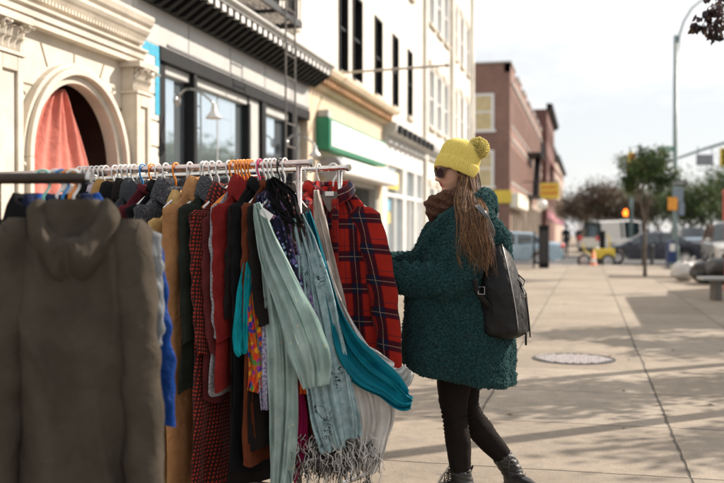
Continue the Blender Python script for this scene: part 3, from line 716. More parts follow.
# ================================================================ trees
BARK = simple('grey_brown_bark', (.11, .085, .065), .9, .35, 9, .6, 60, bd=.01)
def leafm(name, col): return simple(name, col, .6, .35, 1.3, 0, trans=.3)
LG = [leafm('leaf_green', (.06, .105, .03)), leafm('leaf_olive', (.12, .15, .045)), leafm('leaf_deep', (.025, .05, .018))]
LB = [leafm('leaf_russet', (.10, .065, .04)), leafm('leaf_brown', (.075, .055, .035)), leafm('leaf_dull_green', (.06, .065, .03))]
LP = [leafm('leaf_plum', (.045, .025, .03)), leafm('leaf_plum_dark', (.025, .016, .02)), leafm('leaf_bronze', (.09, .05, .025))]
def limb(m, p, d, ln, r, depth, tips, rnd, spread=.6, up=.15, cut=.7):
    pts = [p]; rr = [r]; dd = d.normalized(); n = 5
    for i in range(n):
        dd = (dd + Vector((rnd.uniform(-1, 1), rnd.uniform(-1, 1), rnd.uniform(-.6, .8))) * .16 + Vector((0, 0, up * .3))).normalized()
        pts.append(pts[-1] + dd * ln / n); rr.append(r * (1 - .5 * (i + 1) / n))
    m.tube(pts, rr, 7 if depth > 1 else 5)
    if depth == 0: tips.extend(pts[2:]); return
    if depth <= 1: tips.extend(pts[3:])
    for k in range(rnd.choice((2, 3, 3))):
        q = pts[rnd.choice((3, 4, 5))]
        limb(m, q, dd + Vector((rnd.uniform(-1, 1), rnd.uniform(-1, 1), rnd.uniform(-.5, .9))) * spread, ln * cut, r * .5, depth - 1, tips, rnd, spread, up, cut)
def tree(label, loc, h, trunk, crown_r, nleaf, lsz, mats, seed, name='street_tree', depth=3, group=None, clump=.35, r0=None, stretch=1., lean=(0, 0)):
    rnd = random.Random(seed); t = thing(name, label, 'tree', loc, 0, group); m = MB(); tips = []
    r0 = r0 or h * .022; top = Vector((lean[0], lean[1], trunk))
    m.tube([(0, 0, 0), (lean[0] * .3, lean[1] * .3, trunk * .35), tuple(top)], [r0 * 1.25, r0, r0 * .85], 10)
    ln = (h - trunk) * .42
    for k in range(5):
        a = k * 2.4 + rnd.uniform(-.3, .3)
        limb(m, top - Vector((0, 0, rnd.uniform(0, trunk * .12))), Vector((math.cos(a) * crown_r / (h - trunk) * 1.6, math.sin(a) * crown_r / (h - trunk) * 1.6, stretch * rnd.uniform(.6, 1.3))), ln, r0 * .55, depth - 1, tips, rnd)
    m.build('trunk', BARK, t, smooth=True)
    c = MB(); per = max(1, nleaf // max(1, len(tips)))
    for p in tips:
        mi = rnd.choice((0, 0, 1, 2)); dens = rnd.uniform(.4, 1.6)
        for _ in range(int(per * dens)):
            q = p + Vector((rnd.gauss(0, 1), rnd.gauss(0, 1), rnd.gauss(0, .8))) * clump
            s = lsz * rnd.uniform(.6, 1.3); u = Vector((rnd.uniform(-1, 1), rnd.uniform(-1, 1), rnd.uniform(-1, .4))).normalized(); v = u.cross(Vector((rnd.uniform(-1, 1), rnd.uniform(-1, 1), rnd.uniform(-1, 1)))).normalized()
            b = len(c.v); c.m = mi
            c.v += [tuple(q - u * s), tuple(q + v * s * .45), tuple(q + u * s), tuple(q - v * s * .45)]; c.face((b, b + 1, b + 2, b + 3))
    c.build('crown', mats, t); return t
# young tree in the sidewalk, its pit
p = C((645 - 362) / FPX * 26.7, 26.7)
tree('slender young street tree with a loose green crown standing in the sidewalk', p, 4.05, 1.55, .55, 8500, .05, LG, 5, depth=3, clump=.11, r0=.045, stretch=2.0)
m = MB(); m.box(p.x - 1.0, p.x + .9, p.y - .6, p.y + .8, .002, .02); tag(m.build('tree_pit', simple('packed_soil', (.10, .075, .05), .95, .4, 8, .6)), kind='structure')
def guard(px, dd, label):
    q = at(px, 233, dd); t = thing('bollard', label, 'bollard', (q.x, q.y, 0)); m = MB()
    m.lathe([(.10, .0), (.09, .05), (.07, .1), (.07, .75), (.05, .8), (.0, .82)], (0, 0, 0), 20); m.build('shaft', IRON, t, smooth=True); MB().lathe([(.075, .66), (.08, .68), (.075, .70)], (0, 0, 0), 20).build('rim', BLACKP, t)
guard(643.5, 36, 'dark bollard just left of the young tree trunk'); guard(652, 36.5, 'dark bollard just right of the young tree trunk')
rnd = random.Random(11)
spec = [(578, 118, 7.2, 'b'), (592, 96, 6.8, 'b'), (606, 88, 7.4, 'b'), (622, 90, 6.6, 'b'), (636, 104, 8.0, 'b'), (652, 96, 6.4, 'g'), (668, 92, 7.0, 'g'), (684, 84, 6.6, 'g'), (700, 88, 7.2, 'g'), (716, 82, 7.4, 'g'), (735, 86, 8.0, 'g'), (760, 70, 8.5, 'g')]
labs = ['small russet tree farthest down the avenue at the end of the brick row', 'russet brown tree left of the white van roof', 'broad brown tree rising behind the white van', 'dull brown tree behind the lit hand signal', 'taller brownish tree behind the young sidewalk tree', 'green tree just left of the tall lamp post in the distance',
        'dark green tree behind the street sign pole', 'deep green tree right of the lamp post far behind the cars', 'bushy green tree above the white suv', 'green tree with a dark crown at the right edge above the suv', 'green tree beyond the right edge of the view', 'large green tree on the far side of the avenue']
for i, (px, dd, h, k) in enumerate(spec):
    q = at(px, 233, dd); tree(labs[i], (q.x, q.y, -.1), h, h * .13, h * .46, 3600, .15, LB if k == 'b' else LG, 20 + i, name='avenue_tree', group='trees along the far avenue', clump=.55, depth=3, r0=.16)
# tree of the kerb whose twigs hang into the top right corner
T2 = thing('plane_tree', 'dark plum leaved branch of a kerbside tree hanging into the top right corner', 'tree', (3.45, 11.4, 0)); m = MB(); tips = []; rnd = random.Random(4)
m.tube([(0, 0, 0), (.03, 0, 1.5), (-.02, .05, 3.0), (-.1, 0, 4.2), (0, 0, 5.2)], [.12, .10, .09, .07, .04], 10)
br = [(-.05, 0, 3.1)]
tgt = at(722, 6, 7.2) - Vector((3.45, 11.4, 0))
pts = [Vector((-.05, 0, 3.2)), Vector((-.8, -.5, 3.55)), tgt + Vector((.55, .45, .12)), tgt]
m.tube(pts, [.05, .04, .022, .012], 7)
leafpts = []
for i in range(12):
    q = pts[3].lerp(pts[2], rnd.uniform(0, .8)); e = q + Vector((rnd.uniform(-.22, .12), rnd.uniform(-.15, .15), rnd.uniform(-.2, .08))); m.tube([q, (q + e) / 2 + Vector((0, 0, .02)), e], [.006, .005, .003], 5); leafpts.append(e); leafpts.append((q + e) / 2)
for px, py in ((694, 24), (700, 27), (707, 8), (704, 14), (712, 30), (713, 36), (718, 22), (716, 10), (721, 31), (709, 20)):
    e = at(px, py, 7.15) - Vector((3.45, 11.4, 0)); m.tube([pts[3], (pts[3] + e) / 2 + Vector((0, 0, .015)), e], [.006, .005, .003], 5); leafpts += [e, e + Vector((.01, 0, -.02))]
for k in range(4):
    a = k * 1.6 + .3; limb(m, Vector((0, 0, 4.3 + .2 * k)), Vector((abs(math.cos(a)) + .3, math.sin(a), .8)), .8, .035, 1, tips, rnd)
m.build('trunk', BARK, T2, smooth=True)
c = MB()
def leaf(c, q, s, rnd):
    u = Vector((rnd.uniform(-.6, .6), rnd.uniform(-.6, .6), rnd.uniform(-1, -.2))).normalized(); v = u.cross(Vector((rnd.uniform(-1, 1), rnd.uniform(-1, 1), .2))).normalized(); n = u.cross(v) * .12 * s
    b = len(c.v); c.v += [tuple(q), tuple(q + u * s * .35 + v * s * .34 + n), tuple(q + u * s * .75 + v * s * .25 + n), tuple(q + u * s), tuple(q + u * s * .75 - v * s * .25 + n), tuple(q + u * s * .35 - v * s * .34 + n)]
    c.face((b, b + 1, b + 2, b + 3)); c.face((b, b + 3, b + 4, b + 5))
for q in leafpts:
    for _ in range(6): c.m = rnd.choice((0, 0, 1, 2)); leaf(c, q + Vector((rnd.gauss(0, .02), rnd.gauss(0, .03), rnd.gauss(0, .02))), rnd.uniform(.035, .07), rnd)
for q in tips:
    for _ in range(40): c.m = rnd.choice((0, 1, 2)); leaf(c, q + Vector((rnd.gauss(0, .18), rnd.gauss(0, .18), rnd.gauss(0, .14))), rnd.uniform(.05, .09), rnd)
c.build('crown', LP, T2)

# ================================================================ lamp post, signs, signals
POLE = simple('green_grey_pole_paint', (.16, .22, .22), .45, .15, 3, .1)
q = at(675, 233, 36); lp = thing('lamp_post', 'tall thin street lamp post with a curved arm and street signs at the corner', 'lamp post', (q.x, q.y, 0))
m = MB(); m.tube([(0, 0, 0), (0, 0, 1), (0, 0, 8.9)], [.13, .10, .075], 12); m.build('pole', POLE, lp, smooth=True)
MB().lathe([(.24, 0), (.24, .1), (.17, .2), (.15, .7), (.11, .8)], (0, 0, 0), 8).build('base', POLE, lp)
M_ = Matrix.Rotation(YAW, 3, 'Z')
m = MB(); pa = [(0.02, 0, 7.6), (.06, 0, 8.2), (.14, 0, 8.9), (.32, 0, 9.45), (.62, 0, 9.95), (1.0, 0, 10.25), (1.5, 0, 10.4)]
m.tube([M_ @ Vector(x) for x in pa], [.05, .05, .045, .04, .04, .035, .03], 8); m.build('arm', POLE, lp, smooth=True)
m = MB(); m.ball(M_ @ Vector((1.75, 0, 10.38)), (.35, .14, .08)); m.build('lamp_head', STEEL, lp, smooth=True)
def textobj(name, s, size, matr, parent, loc, rot, ext=.002):
    cu = bpy.data.curves.new(name, 'FONT'); cu.body = s; cu.size = size; cu.align_x = 'CENTER'; cu.align_y = 'CENTER'; cu.extrude = ext
    t = bpy.data.objects.new(name, cu); COL.objects.link(t); dg = bpy.context.evaluated_depsgraph_get(); me = bpy.data.meshes.new_from_object(t.evaluated_get(dg)); bpy.data.objects.remove(t)
    o = bpy.data.objects.new(name, me); COL.objects.link(o); me.materials.clear(); me.materials.append(matr); o.parent = parent; o.location = loc; o.rotation_euler = rot; return o
GS = simple('street_sign_green', (.01, .20, .11), .45); BW = simple('sign_black', (.03, .03, .035), .5); WH = simple('sign_white', (.75, .75, .73), .5)
def cpos(px, py, dd, o): return at(px, py, dd) - o.location
a = cpos(665.5, 149, 36, lp)
m = MB(); m.obox(M_ @ Vector((-.36, 0, a.z)), (.62, .03, .2), M_); m.build('street_name_sign', GS, lp)
m = MB()
for k in range(5): m.obox(M_ @ Vector((-.58 + .1 * k, -.018, a.z)), (.06, .004, .07), M_)
m.build('sign_letter_row', WH, lp)
m = MB(); m.obox(M_ @ Vector((.0, -.09, 3.2)), (.86, .02, .24), M_); o = m.build('one_way_sign', BW, lp)
ow = textobj('lettering', 'ONE WAY', .15, WH, o, M_ @ Vector((0, -.103, 3.2)), (R(90), 0, YAW))
m = MB(); m.obox(M_ @ Vector((.1, -.0, 2.75)), (.36, .2, .55), M_); m.obox(M_ @ Vector((.22, 0, 2.2)), (.22, .2, .5), M_); m.build('control_box', simple('blue_grey_box', (.18, .23, .28), .5), lp, bevel=.02)
m = MB(); m.obox(M_ @ Vector((-.14, -.14, 2.40)), (.36, .02, .5), M_); m.build('orange_sign', simple('orange_notice', (.75, .32, .04), .6), lp)
# mast arm
q = at(740, 233, 50); ma = thing('signal_mast', 'curved signal mast arm reaching over the avenue with a hanging sign', 'traffic signal', (q.x, q.y, 0))
m = MB(); m.tube([(0, 0, 0), (0, 0, 5.2)], [.16, .12], 12)
arm = [cpos(740, 138, 50, ma), cpos(724, 143, 50, ma), cpos(704, 149, 50, ma), cpos(684, 156, 50, ma), cpos(664, 163, 50, ma)]
m.tube([Vector((0, 0, 5.0))] + arm, [.10, .085, .08, .07, .06, .05], 8); m.build('arm', POLE, ma, smooth=True)
h = cpos(704.5, 160, 50, ma); m = MB(); m.obox(h, (.92, .04, .58), M_); m.build('hanging_sign', simple('grey_sign_back', (.26, .28, .30), .5), ma, bevel=.01)
m = MB()
for s_ in (-.38, .38): m.obox(h + M_ @ Vector((s_, 0, .5)), (.03, .03, .5), M_)
m.build('hanger', IRON, ma)
h = cpos(723.5, 157, 50, ma); m = MB(); m.obox(h, (.36, .3, .95), M_); m.build('signal_head', YEL, ma, bevel=.03)
m = MB()
for k in range(3): m.lathe([(.0, 0), (.13, .01), (.14, .08)], h + M_ @ Vector((0, -.15, .3 - k * .3)), 12, M_ @ Euler((R(90), 0, 0)).to_matrix())
m.build('lens_row', BLACKP, ma)
# three lens signal behind the young tree
q = at(629, 233, 47); tl = thing('traffic_light', 'traffic light with red top and green bottom lens beside the young tree crown', 'traffic light', (q.x, q.y, 0))
m = MB(); m.tube([(0.1, 0, 0), (0.1, 0, 5.5)], .09, 10); m.build('pole', POLE, tl, smooth=True)
def emit(name, col, s):
    mt, N, L, P = newmat(name); P.inputs['Base Color'].default_value = (*col, 1); P.inputs['Emission Color'].default_value = (*col, 1); P.inputs['Emission Strength'].default_value = s; return mt
h = cpos(631, 164, 47, tl); m = MB(); m.obox(h, (.34, .28, 1.15), M_); m.build('signal_head', YEL, tl, bevel=.03)
for k, (nm, mt) in enumerate((('red_lens', simple('red_signal_glass', (.7, .12, .05), .3)), ('amber_lens', simple('amber_signal_glass', (.6, .3, .05), .3)), ('green_lens', emit('green_lit', (.05, .75, .3), 1.2)))):
    m = MB(); m.lathe([(.0, .03), (.10, .02), (.13, 0)], h + M_ @ Vector((0, -.142, .36 - k * .36)), 16, M_ @ Euler((R(90), 0, 0)).to_matrix()); m.build(nm, mt, tl, smooth=True)
    m = MB(); m.lathe([(.15, 0), (.15, .16)], h + M_ @ Vector((0, -.142, .36 - k * .36)), 16, M_ @ Euler((R(90), 0, 0)).to_matrix()); m.build('visor', YEL, tl)
h = cpos(625, 213, 47, tl); m = MB(); m.obox(h, (.5, .22, .5), M_); m.build('walk_signal_case', BLACKP, tl, bevel=.03)
# lit orange hand: palm with fingers
m = MB(); f = h + M_ @ Vector((0, -.13, 0)); m.obox(f + M_ @ Vector((0, 0, -.06)), (.2, .02, .2), M_)
for k, (dx, hh) in enumerate(((-.075, .12), (-.025, .16), (.025, .15), (.075, .11))): m.obox(f + M_ @ Vector((dx, 0, .045 + hh / 2)), (.04, .02, hh), M_)
m.obox(f + M_ @ Vector((-.13, 0, -.02)), (.04, .02, .13), M_ @ Euler((0, R(-30), 0)).to_matrix()); m.build('lit_hand', emit('hand_lit', (1, .22, .02), 2.2), tl)
m = MB(); m.obox(h + M_ @ Vector((.3, .1, 0)), (.25, .06, .08), M_); m.build('bracket', IRON, tl)
m = MB(); m.tube([cpos(645, 160, 47, tl), cpos(625, 157, 47, tl)], .03, 6); m.build('cross_arm', IRON, tl)

# ================================================================ vehicles
TYRE = simple('tyre_rubber', (.02, .02, .02), .85, .2, 20); RIM = simple('alloy_rim', (.45, .45, .46), .3, .1, 10, metal=.8)
HEAD = simple('headlight_glass', (.75, .75, .72), .1, 0, 5, 0, coat=1); TAIL = simple('tail_light_red', (.55, .02, .02), .25, 0, 5, 0, coat=1)
CGL = glassmat('car_glass', (.02, .03, .035), .05); BUMP = simple('black_plastic_trim', (.03, .03, .032), .6)
def car(label, loc, rz, kind, paint, group='cars and vans around the crossing', name='parked_car', cat='car'):
    """car points along local +x; origin on the road under its middle"""
    t = thing(name, label, cat, loc, rz, group)
    if kind == 'sedan': Ln, Wd, H = 4.75, 1.82, 1.45; belt = [(-2.37, .55), (-2.33, .95), (-1.9, 1.02), (-1.3, 1.0), (.8, .93), (1.5, .86), (2.15, .72), (2.36, .5)]; cab = [(-1.75, .98), (-1.05, 1.40), (-.2, 1.45), (.45, 1.38), (1.25, .90)]
    elif kind == 'suv': Ln, Wd, H = 4.75, 1.92, 1.8; belt = [(-2.37, .6), (-2.36, 1.1), (-1.9, 1.12), (.8, 1.10), (1.0, 1.12), (1.9, 1.06), (2.25, .95), (2.37, .6)]; cab = [(-2.33, 1.1), (-2.05, 1.72), (-.2, 1.8), (.45, 1.74), (1.15, 1.1)]
    else: Ln, Wd, H = 5.2, 2.0, 2.2; belt = [(-2.6, .6), (-2.6, 1.1), (1.2, 1.1), (1.9, 1.05), (2.4, .9), (2.6, .6)]; cab = [(-2.58, 1.1), (-2.5, 2.1), (0, 2.2), (.9, 2.12), (1.75, 1.05)]
    wx = (Ln * .31, -Ln * .30); wr = .33 if kind == 'sedan' else .37
    def prof(x, pts):
        for (a, b), (c, d) in zip(pts, pts[1:]):
            if c > a and a <= x <= c: return b + (d - b) * (x - a) / (c - a)
        return pts[0][1] if x < pts[0][0] else pts[-1][1]
    rows = []; n = 44
    for i in range(n + 1):
        x = -Ln / 2 + Ln * i / n; e = abs(x) / (Ln / 2); hw = Wd / 2 * (1 - .13 * max(0, (e - .72) / .28) ** 2); zt = prof(x, belt); zb = .22 + .10 * max(0, (e - .85) / .15)
        for wc in wx:
            if abs(x - wc) < wr + .07: zb = max(zb, .30 + math.sqrt(max(0, (wr + .07) ** 2 - (x - wc) ** 2)) * .98)
        zb = min(zb, zt - .12); zm = (zt + zb) / 2
        rows.append([(x, y * hw, z) for y, z in ((-.85, zb), (-.97, zb + .03), (-1, zm), (-.985, zt - .08), (-.9, zt - .015), (-.6, zt + .012), (0, zt + .025), (.6, zt + .012), (.9, zt - .015), (.985, zt - .08), (1, zm), (.97, zb + .03), (.85, zb))])
    m = MB(); m.grid(rows, True, True, True); o = m.build('body', paint, t, smooth=True, auto=True)
    # cabin: roof + glass band
    rows = []; xs = [cab[0][0] + (cab[-1][0] - cab[0][0]) * i / 30 for i in range(31)]
    for x in xs:
        zt = prof(x, cab); zb = prof(x, belt) - .02; zt = max(zt, zb + .01); k = (zt - zb) / max(.1, H - zb); hw0 = Wd / 2 * .93; hw1 = hw0 - .16 * k
        rows.append([(x, y, z) for y, z in ((-hw0, zb), (-hw1 - .01, zt - .07 * k), (-hw1 + .08, zt), (0, zt + .015), (hw1 - .08, zt), (hw1 + .01, zt - .07 * k), (hw0, zb))])
    m = MB(); m.grid(rows, False); m.build('glasshouse', CGL, t, smooth=True, auto=True)
    i0 = 6 if kind == 'sedan' else 2; i1 = 22 if kind == 'sedan' else 24
    m = MB(); m.grid([[(p[0], p[1] * (1.004), p[2] + .012) for p in (r[1], r[2], r[3], r[4], r[5])] for r in rows[i0:i1]]); m.build('roof', paint, t, smooth=True)
    m = MB()
    for sgn in (0, 6):
        for k in ((i0, i0 + 1), (13, 14), (i1 - 1, i1)) if kind != 'van' else ((2, 12), (13, 14), (22, 23)):
            j = 1 if sgn == 0 else 5; a, b_ = k; q = [Vector(rows[a][sgn]), Vector(rows[b_][sgn]), Vector(rows[b_][j]), Vector(rows[a][j])]; o_ = Vector((0, -.01 if sgn == 0 else .01, 0)); b = len(m.v); m.v += [tuple(x + o_) for x in q]; m.face((b, b + 1, b + 2, b + 3))
    m.build('pillar_set', paint, t)
    for x in wx:
        for sy in (-1, 1):
            y = sy * (Wd / 2 - .12); Mx = Euler((R(-90 * sy), 0, 0)).to_matrix(); m = MB()
            m.lathe([(wr * .62, -.1), (wr * .95, -.11), (wr, -.07), (wr, .07), (wr * .95, .11), (wr * .62, .1)], (x, y, wr), 24, Mx); wh = m.build('wheel', TYRE, t, smooth=True)
            m = MB(); m.lathe([(0, .07), (wr * .2, .08), (wr * .3, .05), (wr * .62, .09)], (x, y, wr), 24, Mx)
            for k in range(6): a = k * math.pi / 3; m.obox(Vector((x, y, wr)) + Mx @ Vector((math.cos(a) * wr * .35, math.sin(a) * wr * .35, .085)), (wr * .6, .05, .02), Mx @ Matrix.Rotation(a, 3, 'Z'))
            m.build('rim', RIM, wh)
    zl = .68 if kind == 'sedan' else .88; hx = Ln / 2
    for sy in (-1, 1):
        m = MB(); m.ball((hx - .12, sy * Wd * .36, zl), (.14, .2, .08)); m.build('headlight', HEAD, t, smooth=True)
        m = MB(); m.ball((-hx + .06, sy * Wd * .40, zl + .18), (.09, .14, .1 if kind == 'sedan' else .2)); m.build('tail_light', TAIL, t, smooth=True)
        m = MB(); m.ball((cab[-1][0] - .35, sy * (Wd / 2 + .07), prof(0, belt) + .06), (.07, .1, .07)); m.build('side_mirror', paint, t, smooth=True)
        m = MB(); m.box(-.75, -.6, sy * Wd / 2 - .005, sy * Wd / 2 + .012, prof(0, belt) - .2, prof(0, belt) - .17); m.box(.35, .5, sy * Wd / 2 - .005, sy * Wd / 2 + .012, prof(0, belt) - .2, prof(0, belt) - .17); m.build('door_handle', RIM, t)
    m = MB(); m.box(hx - .1, hx + .03, -Wd * .42, Wd * .42, .28, .46); m.build('front_bumper', BUMP if kind != 'sedan' else paint, t, bevel=.03)
    m = MB(); m.box(-hx - .04, -hx + .1, -Wd * .42, Wd * .42, .3, .5); m.build('rear_bumper', BUMP, t, bevel=.03)
    m = MB(); m.box(hx - .06, hx + .012, -Wd * .26, Wd * .26, zl - .16, zl + .04); gr = m.build('grille', BUMP, t, bevel=.01)
    m = MB()
    for k in range(4): m.box(hx + .012, hx + .02, -Wd * .25, Wd * .25, zl - .14 + k * .05, zl - .125 + k * .05)
    m.build('grille_bar', RIM, gr)
    return t
def paintm(name, col, metal=.2): return simple(name, col, .3, .05, 2, 0, metal=metal, coat=1., spec=.5)
NAVY = simple('midnight_blue_paint', (.010, .014, .028), .35, .05, 2, 0, metal=0, coat=.3); CWH = paintm('white_paint', (.62, .60, .56), 0); CBL = paintm('pale_blue_paint', (.28, .40, .50)); CSIL = paintm('silver_paint', (.4, .41, .42), .6); CRED = paintm('dark_red_paint', (.2, .03, .03))
q = at(650, 233, 42.0); car('dark blue sedan with a glinting bonnet crossing behind the young tree', (q.x, q.y, -.14), R(180), 'sedan', NAVY)
car('pale blue sedan whose tail pokes out behind the dark cabinet', (-1.02 - 2.37, 41.2, -.14), R(180), 'sedan', CBL)
q = at(614, 233, 58); car('white delivery van beyond the crossing behind the dark sedan', (q.x + .6, q.y + 1.2, -.14), R(35), 'van', CWH, name='white_van', cat='van')
q = at(600, 233, 64); car('silver people carrier with red tail light left of the white van', (q.x - .2, q.y, -.14), R(80), 'suv', CSIL)
q = at(728, 233, 33.5); car('white suv facing the camera at the right edge of the avenue', (q.x + .25, q.y, -.14), R(-90), 'suv', CWH)
q = at(693, 233, 66); car('light blue car far down the avenue left of the white suv', (q.x, q.y, -.14), R(-92), 'suv', CBL)
q = at(668, 233, 74); car('small dark red car far off between the lamp post and the tree', (q.x, q.y, -.14), R(180), 'sedan', CRED)
# yellow pedal cart
q = at(602, 233, 37.5); yt = thing('cargo_tricycle', 'yellow pedal cart with black wheels in front of the white van', 'tricycle', (q.x, q.y, -.14), R(15))
m = MB(); m.box(-.3, .45, -.3, .3, .38, .78); m.build('cargo_box', YEL, yt, bevel=.03)
m = MB(); m.tube([(-.3, 0, .45), (-.7, 0, .7), (-.8, 0, 1.0)], .03, 8); m.tube([(.3, 0, .78), (.3, 0, 1.25), (.25, .25, 1.3)], .03, 8); m.build('frame', YEL, yt)
m = MB(); m.box(-.1, .12, -.08, .08, .78, 1.5); m.build('seat_back', BLACKP, yt, bevel=.03)
for x, y in ((.15, -.36), (.15, .36), (-.72, 0)):
    m = MB(); m.lathe([(.2, -.04), (.28, -.04), (.28, .04), (.2, .04)], (x, y, .28), 20, Euler((R(90), 0, 0)).to_matrix()); wh = m.build('wheel', TYRE, yt); MB().lathe([(.2, -.02), (.02, -.03), (.02, .03), (.2, .02)], (x, y, .28), 12, Euler((R(90), 0, 0)).to_matrix()).build('hub', RIM, wh)
q = at(593.5, 233, 36.5); cn = thing('traffic_cone', 'orange traffic cone at the wheel of the yellow cart', 'cone', (q.x, q.y, -.14))
MB().lathe([(.17, .02), (.15, .05), (.035, .7), (0, .71)], (0, 0, 0), 18).build('cone', simple('cone_orange', (.75, .16, .02), .5), cn, smooth=True); MB().box(-.2, .2, -.2, .2, 0, .03).build('foot', simple('cone_orange', (.75, .16, .02), .5), cn)
MB().lathe([(.118, .25), (.092, .4)], (0, 0, 0), 18).build('band', WH, cn)
# blue mailbox beside the lamp post
q = at(671, 233, 33.5); mb = thing('mailbox', 'blue street mailbox with a pale notice standing beside the lamp post', 'mailbox', (q.x, q.y, 0), YAW)
BLU = simple('mailbox_blue', (.015, .04, .14), .4)
m = MB(); pr = [(-.27, .25), (.27, .25)] + [(.27 * math.cos(a * math.pi / 12), .98 + .24 * math.sin(a * math.pi / 12)) for a in range(13)]; m.prism(pr, -.25, .25, 'y'); m.build('body', BLU, mb, bevel=.01); mb.scale = (.55, .6, .82)
for x in (-.22, .22):
    for y in (-.2, .2): MB().box(x - .03, x + .03, y - .03, y + .03, 0, .25).build('leg', BLU, mb)
MB().box(-.18, .18, -.262, -.252, .75, 1.08).build('notice', WH, mb); MB().box(-.2, .2, -.27, -.252, 1.1, 1.14).build('slot', BLACKP, mb)
# pedestrians far off
def blobperson(label, px, dd, top, pants, seed, yaw=0., walk=.18):
    q = at(px, 233, dd); t = thing('person', label, 'person', (q.x, q.y, 0), yaw, 'people walking at the far corner'); m = MB()
    m.tube([(0, 0, .92), (0, 0, 1.1), (0, 0, 1.3), (0, 0, 1.42), (0, 0, 1.5), (.01, 0, 1.54)], [.15, .14, .17, .15, .06, .055], 12, flat=.75)
    m.ball((.015, 0, 1.63), (.095, .078, .115))
    for s_, w_ in ((-1, walk), (1, -walk)):
        m.tube([(0, s_ * .09, .95), (w_ * .6, s_ * .095, .5), (w_ - .05, s_ * .1, .08)], [.095, .065, .045], 8); m.tube([(w_ - .07, s_ * .1, .05), (w_ + .15, s_ * .1, .035)], [.045, .035], 8)
        m.tube([(0, s_ * .17, 1.4), (-w_ * .5, s_ * .22, 1.12), (-w_ * .5 + .1, s_ * .2, .88), (-w_ * .5 + .13, s_ * .2, .80)], [.06, .045, .035, .03], 8)
    me = remesh(m, .022, 2); SK = simple('skin_far', (.45, .28, .2), .6); o = link_mesh(me, 'body', [top, pants, SK], t)
    for p in me.polygons:
        c_ = p.center; p.material_index = 2 if c_.z > 1.5 and c_.x > -.02 else 1 if (c_.z < .9 and abs(c_.y) < .15) else 0
    m = MB(); m.ball((-.02, 0, 1.665), (.1, .088, .10)); m.build('hair', simple('hair_far', (.03, .02, .015), .7), t, smooth=True)
    return t
DKC = simple('dark_coat_far', (.015, .016, .02), .9); JN = simple('dark_jeans_far', (.03, .035, .05), .9); GYC = simple('grey_coat_far', (.12, .11, .11), .9)
blobperson('person in a long dark coat walking beside the pale blue car', 566, 52, DKC, JN, 1, R(100)); blobperson('person in dark clothes walking farther along the brick row', 579, 68, DKC, DKC, 2, R(-80)); blobperson('person in grey further off on the sunlit far sidewalk', 586, 80, GYC, JN, 3, R(80))
# refuse bags and the bench
def bag(name, label, px, dd, r, mt, seed, sq=(1, 1, .8)):
    q = at(px, 233, dd); t = thing(name, label, 'bag', (q.x, q.y, 0), 0); rows = []; n = 40
    for j in range(25):
        a = math.pi * j / 24; rr = r * math.sin(a) ** .8 if j < 21 else r * .12; z = r * sq[2] * (1 - math.cos(a)) * .95
        if j >= 21: z += (j - 20) * .012
        row = []
        for i in range(n):
            th = 2 * math.pi * i / n; d = 1 + .16 * noise.noise(Vector((math.cos(th) * 1.6, math.sin(th) * 1.6, j * .18 + seed))) + .07 * abs(noise.noise(Vector((th * 3, j * .5, seed)))) + .04 * math.sin(th * 9 + j * .3) * (j / 24)
            row.append((rr * d * math.cos(th) * sq[0], rr * d * math.sin(th) * sq[1], max(0, z * (1 + .0 * d))))
        rows.append(row)
    m = MB(); m.grid(rows, True, True, True); m.build('sack', mt, t, smooth=True); m = MB(); z = r * sq[2] * 1.9 + .05; m.ball((0, 0, z), (.05, .05, .03)); m.tube([(0, 0, z), (.06, 0, z + .07), (.1, .02, z + .04)], [.025, .035, .01], 6); m.build('knot', mt, t, smooth=True); return t
WB = simple('white_plastic_sack', (.62, .60, .58), .35, .12, 4, .8, 14, bd=.03, trans=.2); BB = simple('black_plastic_sack', (.015, .015, .017), .22, .2, 4, .9, 12, bd=.03)
bag('trash_bag', 'bulging white trash bag set down on the sidewalk', 684, 24.6, .34, WB, 1)
bag('trash_bag', 'big black trash bag slumped behind the bench end', 706, 23.6, .37, BB, 2, (1.1, 1, .8)); bag('trash_bag', 'second black trash bag farthest right behind the bench', 724, 22.8, .40, BB, 3, (1.1, 1, .9))
bag('trash_bag', 'small pale bag behind the two big ones', 692, 27, .3, WB, 5)
q = at(727, 300, 17.5); bn = thing('bench', 'low grey slab bench at the right edge of the sidewalk', 'bench', (q.x, q.y, 0), YAW - R(4))
GRN = simple('pale_concrete_slab', (.40, .41, .40), .45, .12, 5, .3)
MB().box(-.5, 1.3, -.22, .22, .38, .44).build('seat', GRN, bn, bevel=.012)
for x in (-.2, 1.1): MB().box(x - .07, x + .07, -.16, .16, 0, .378).build('leg', simple('dark_concrete', (.15, .14, .13), .8), bn, bevel=.01)
q = at(727.5, 233, 20.5); rp = thing('fire_box_post', 'red painted post at the right edge beyond the bench', 'post', (q.x, q.y, 0)); RD = simple('fire_red_paint', (.5, .04, .02), .4)
MB().lathe([(.09, 0), (.075, .12), (.055, .16), (.055, 1.55)], (0, 0, 0), 14).build('shaft', RD, rp, smooth=True); MB().box(-.09, .14, -.11, .11, 1.55, 2.15).build('box', RD, rp, bevel=.02); MB().lathe([(.15, 2.15), (.12, 2.2), (.02, 2.3)], (0.02, 0, 0), 12).build('cap', RD, rp)
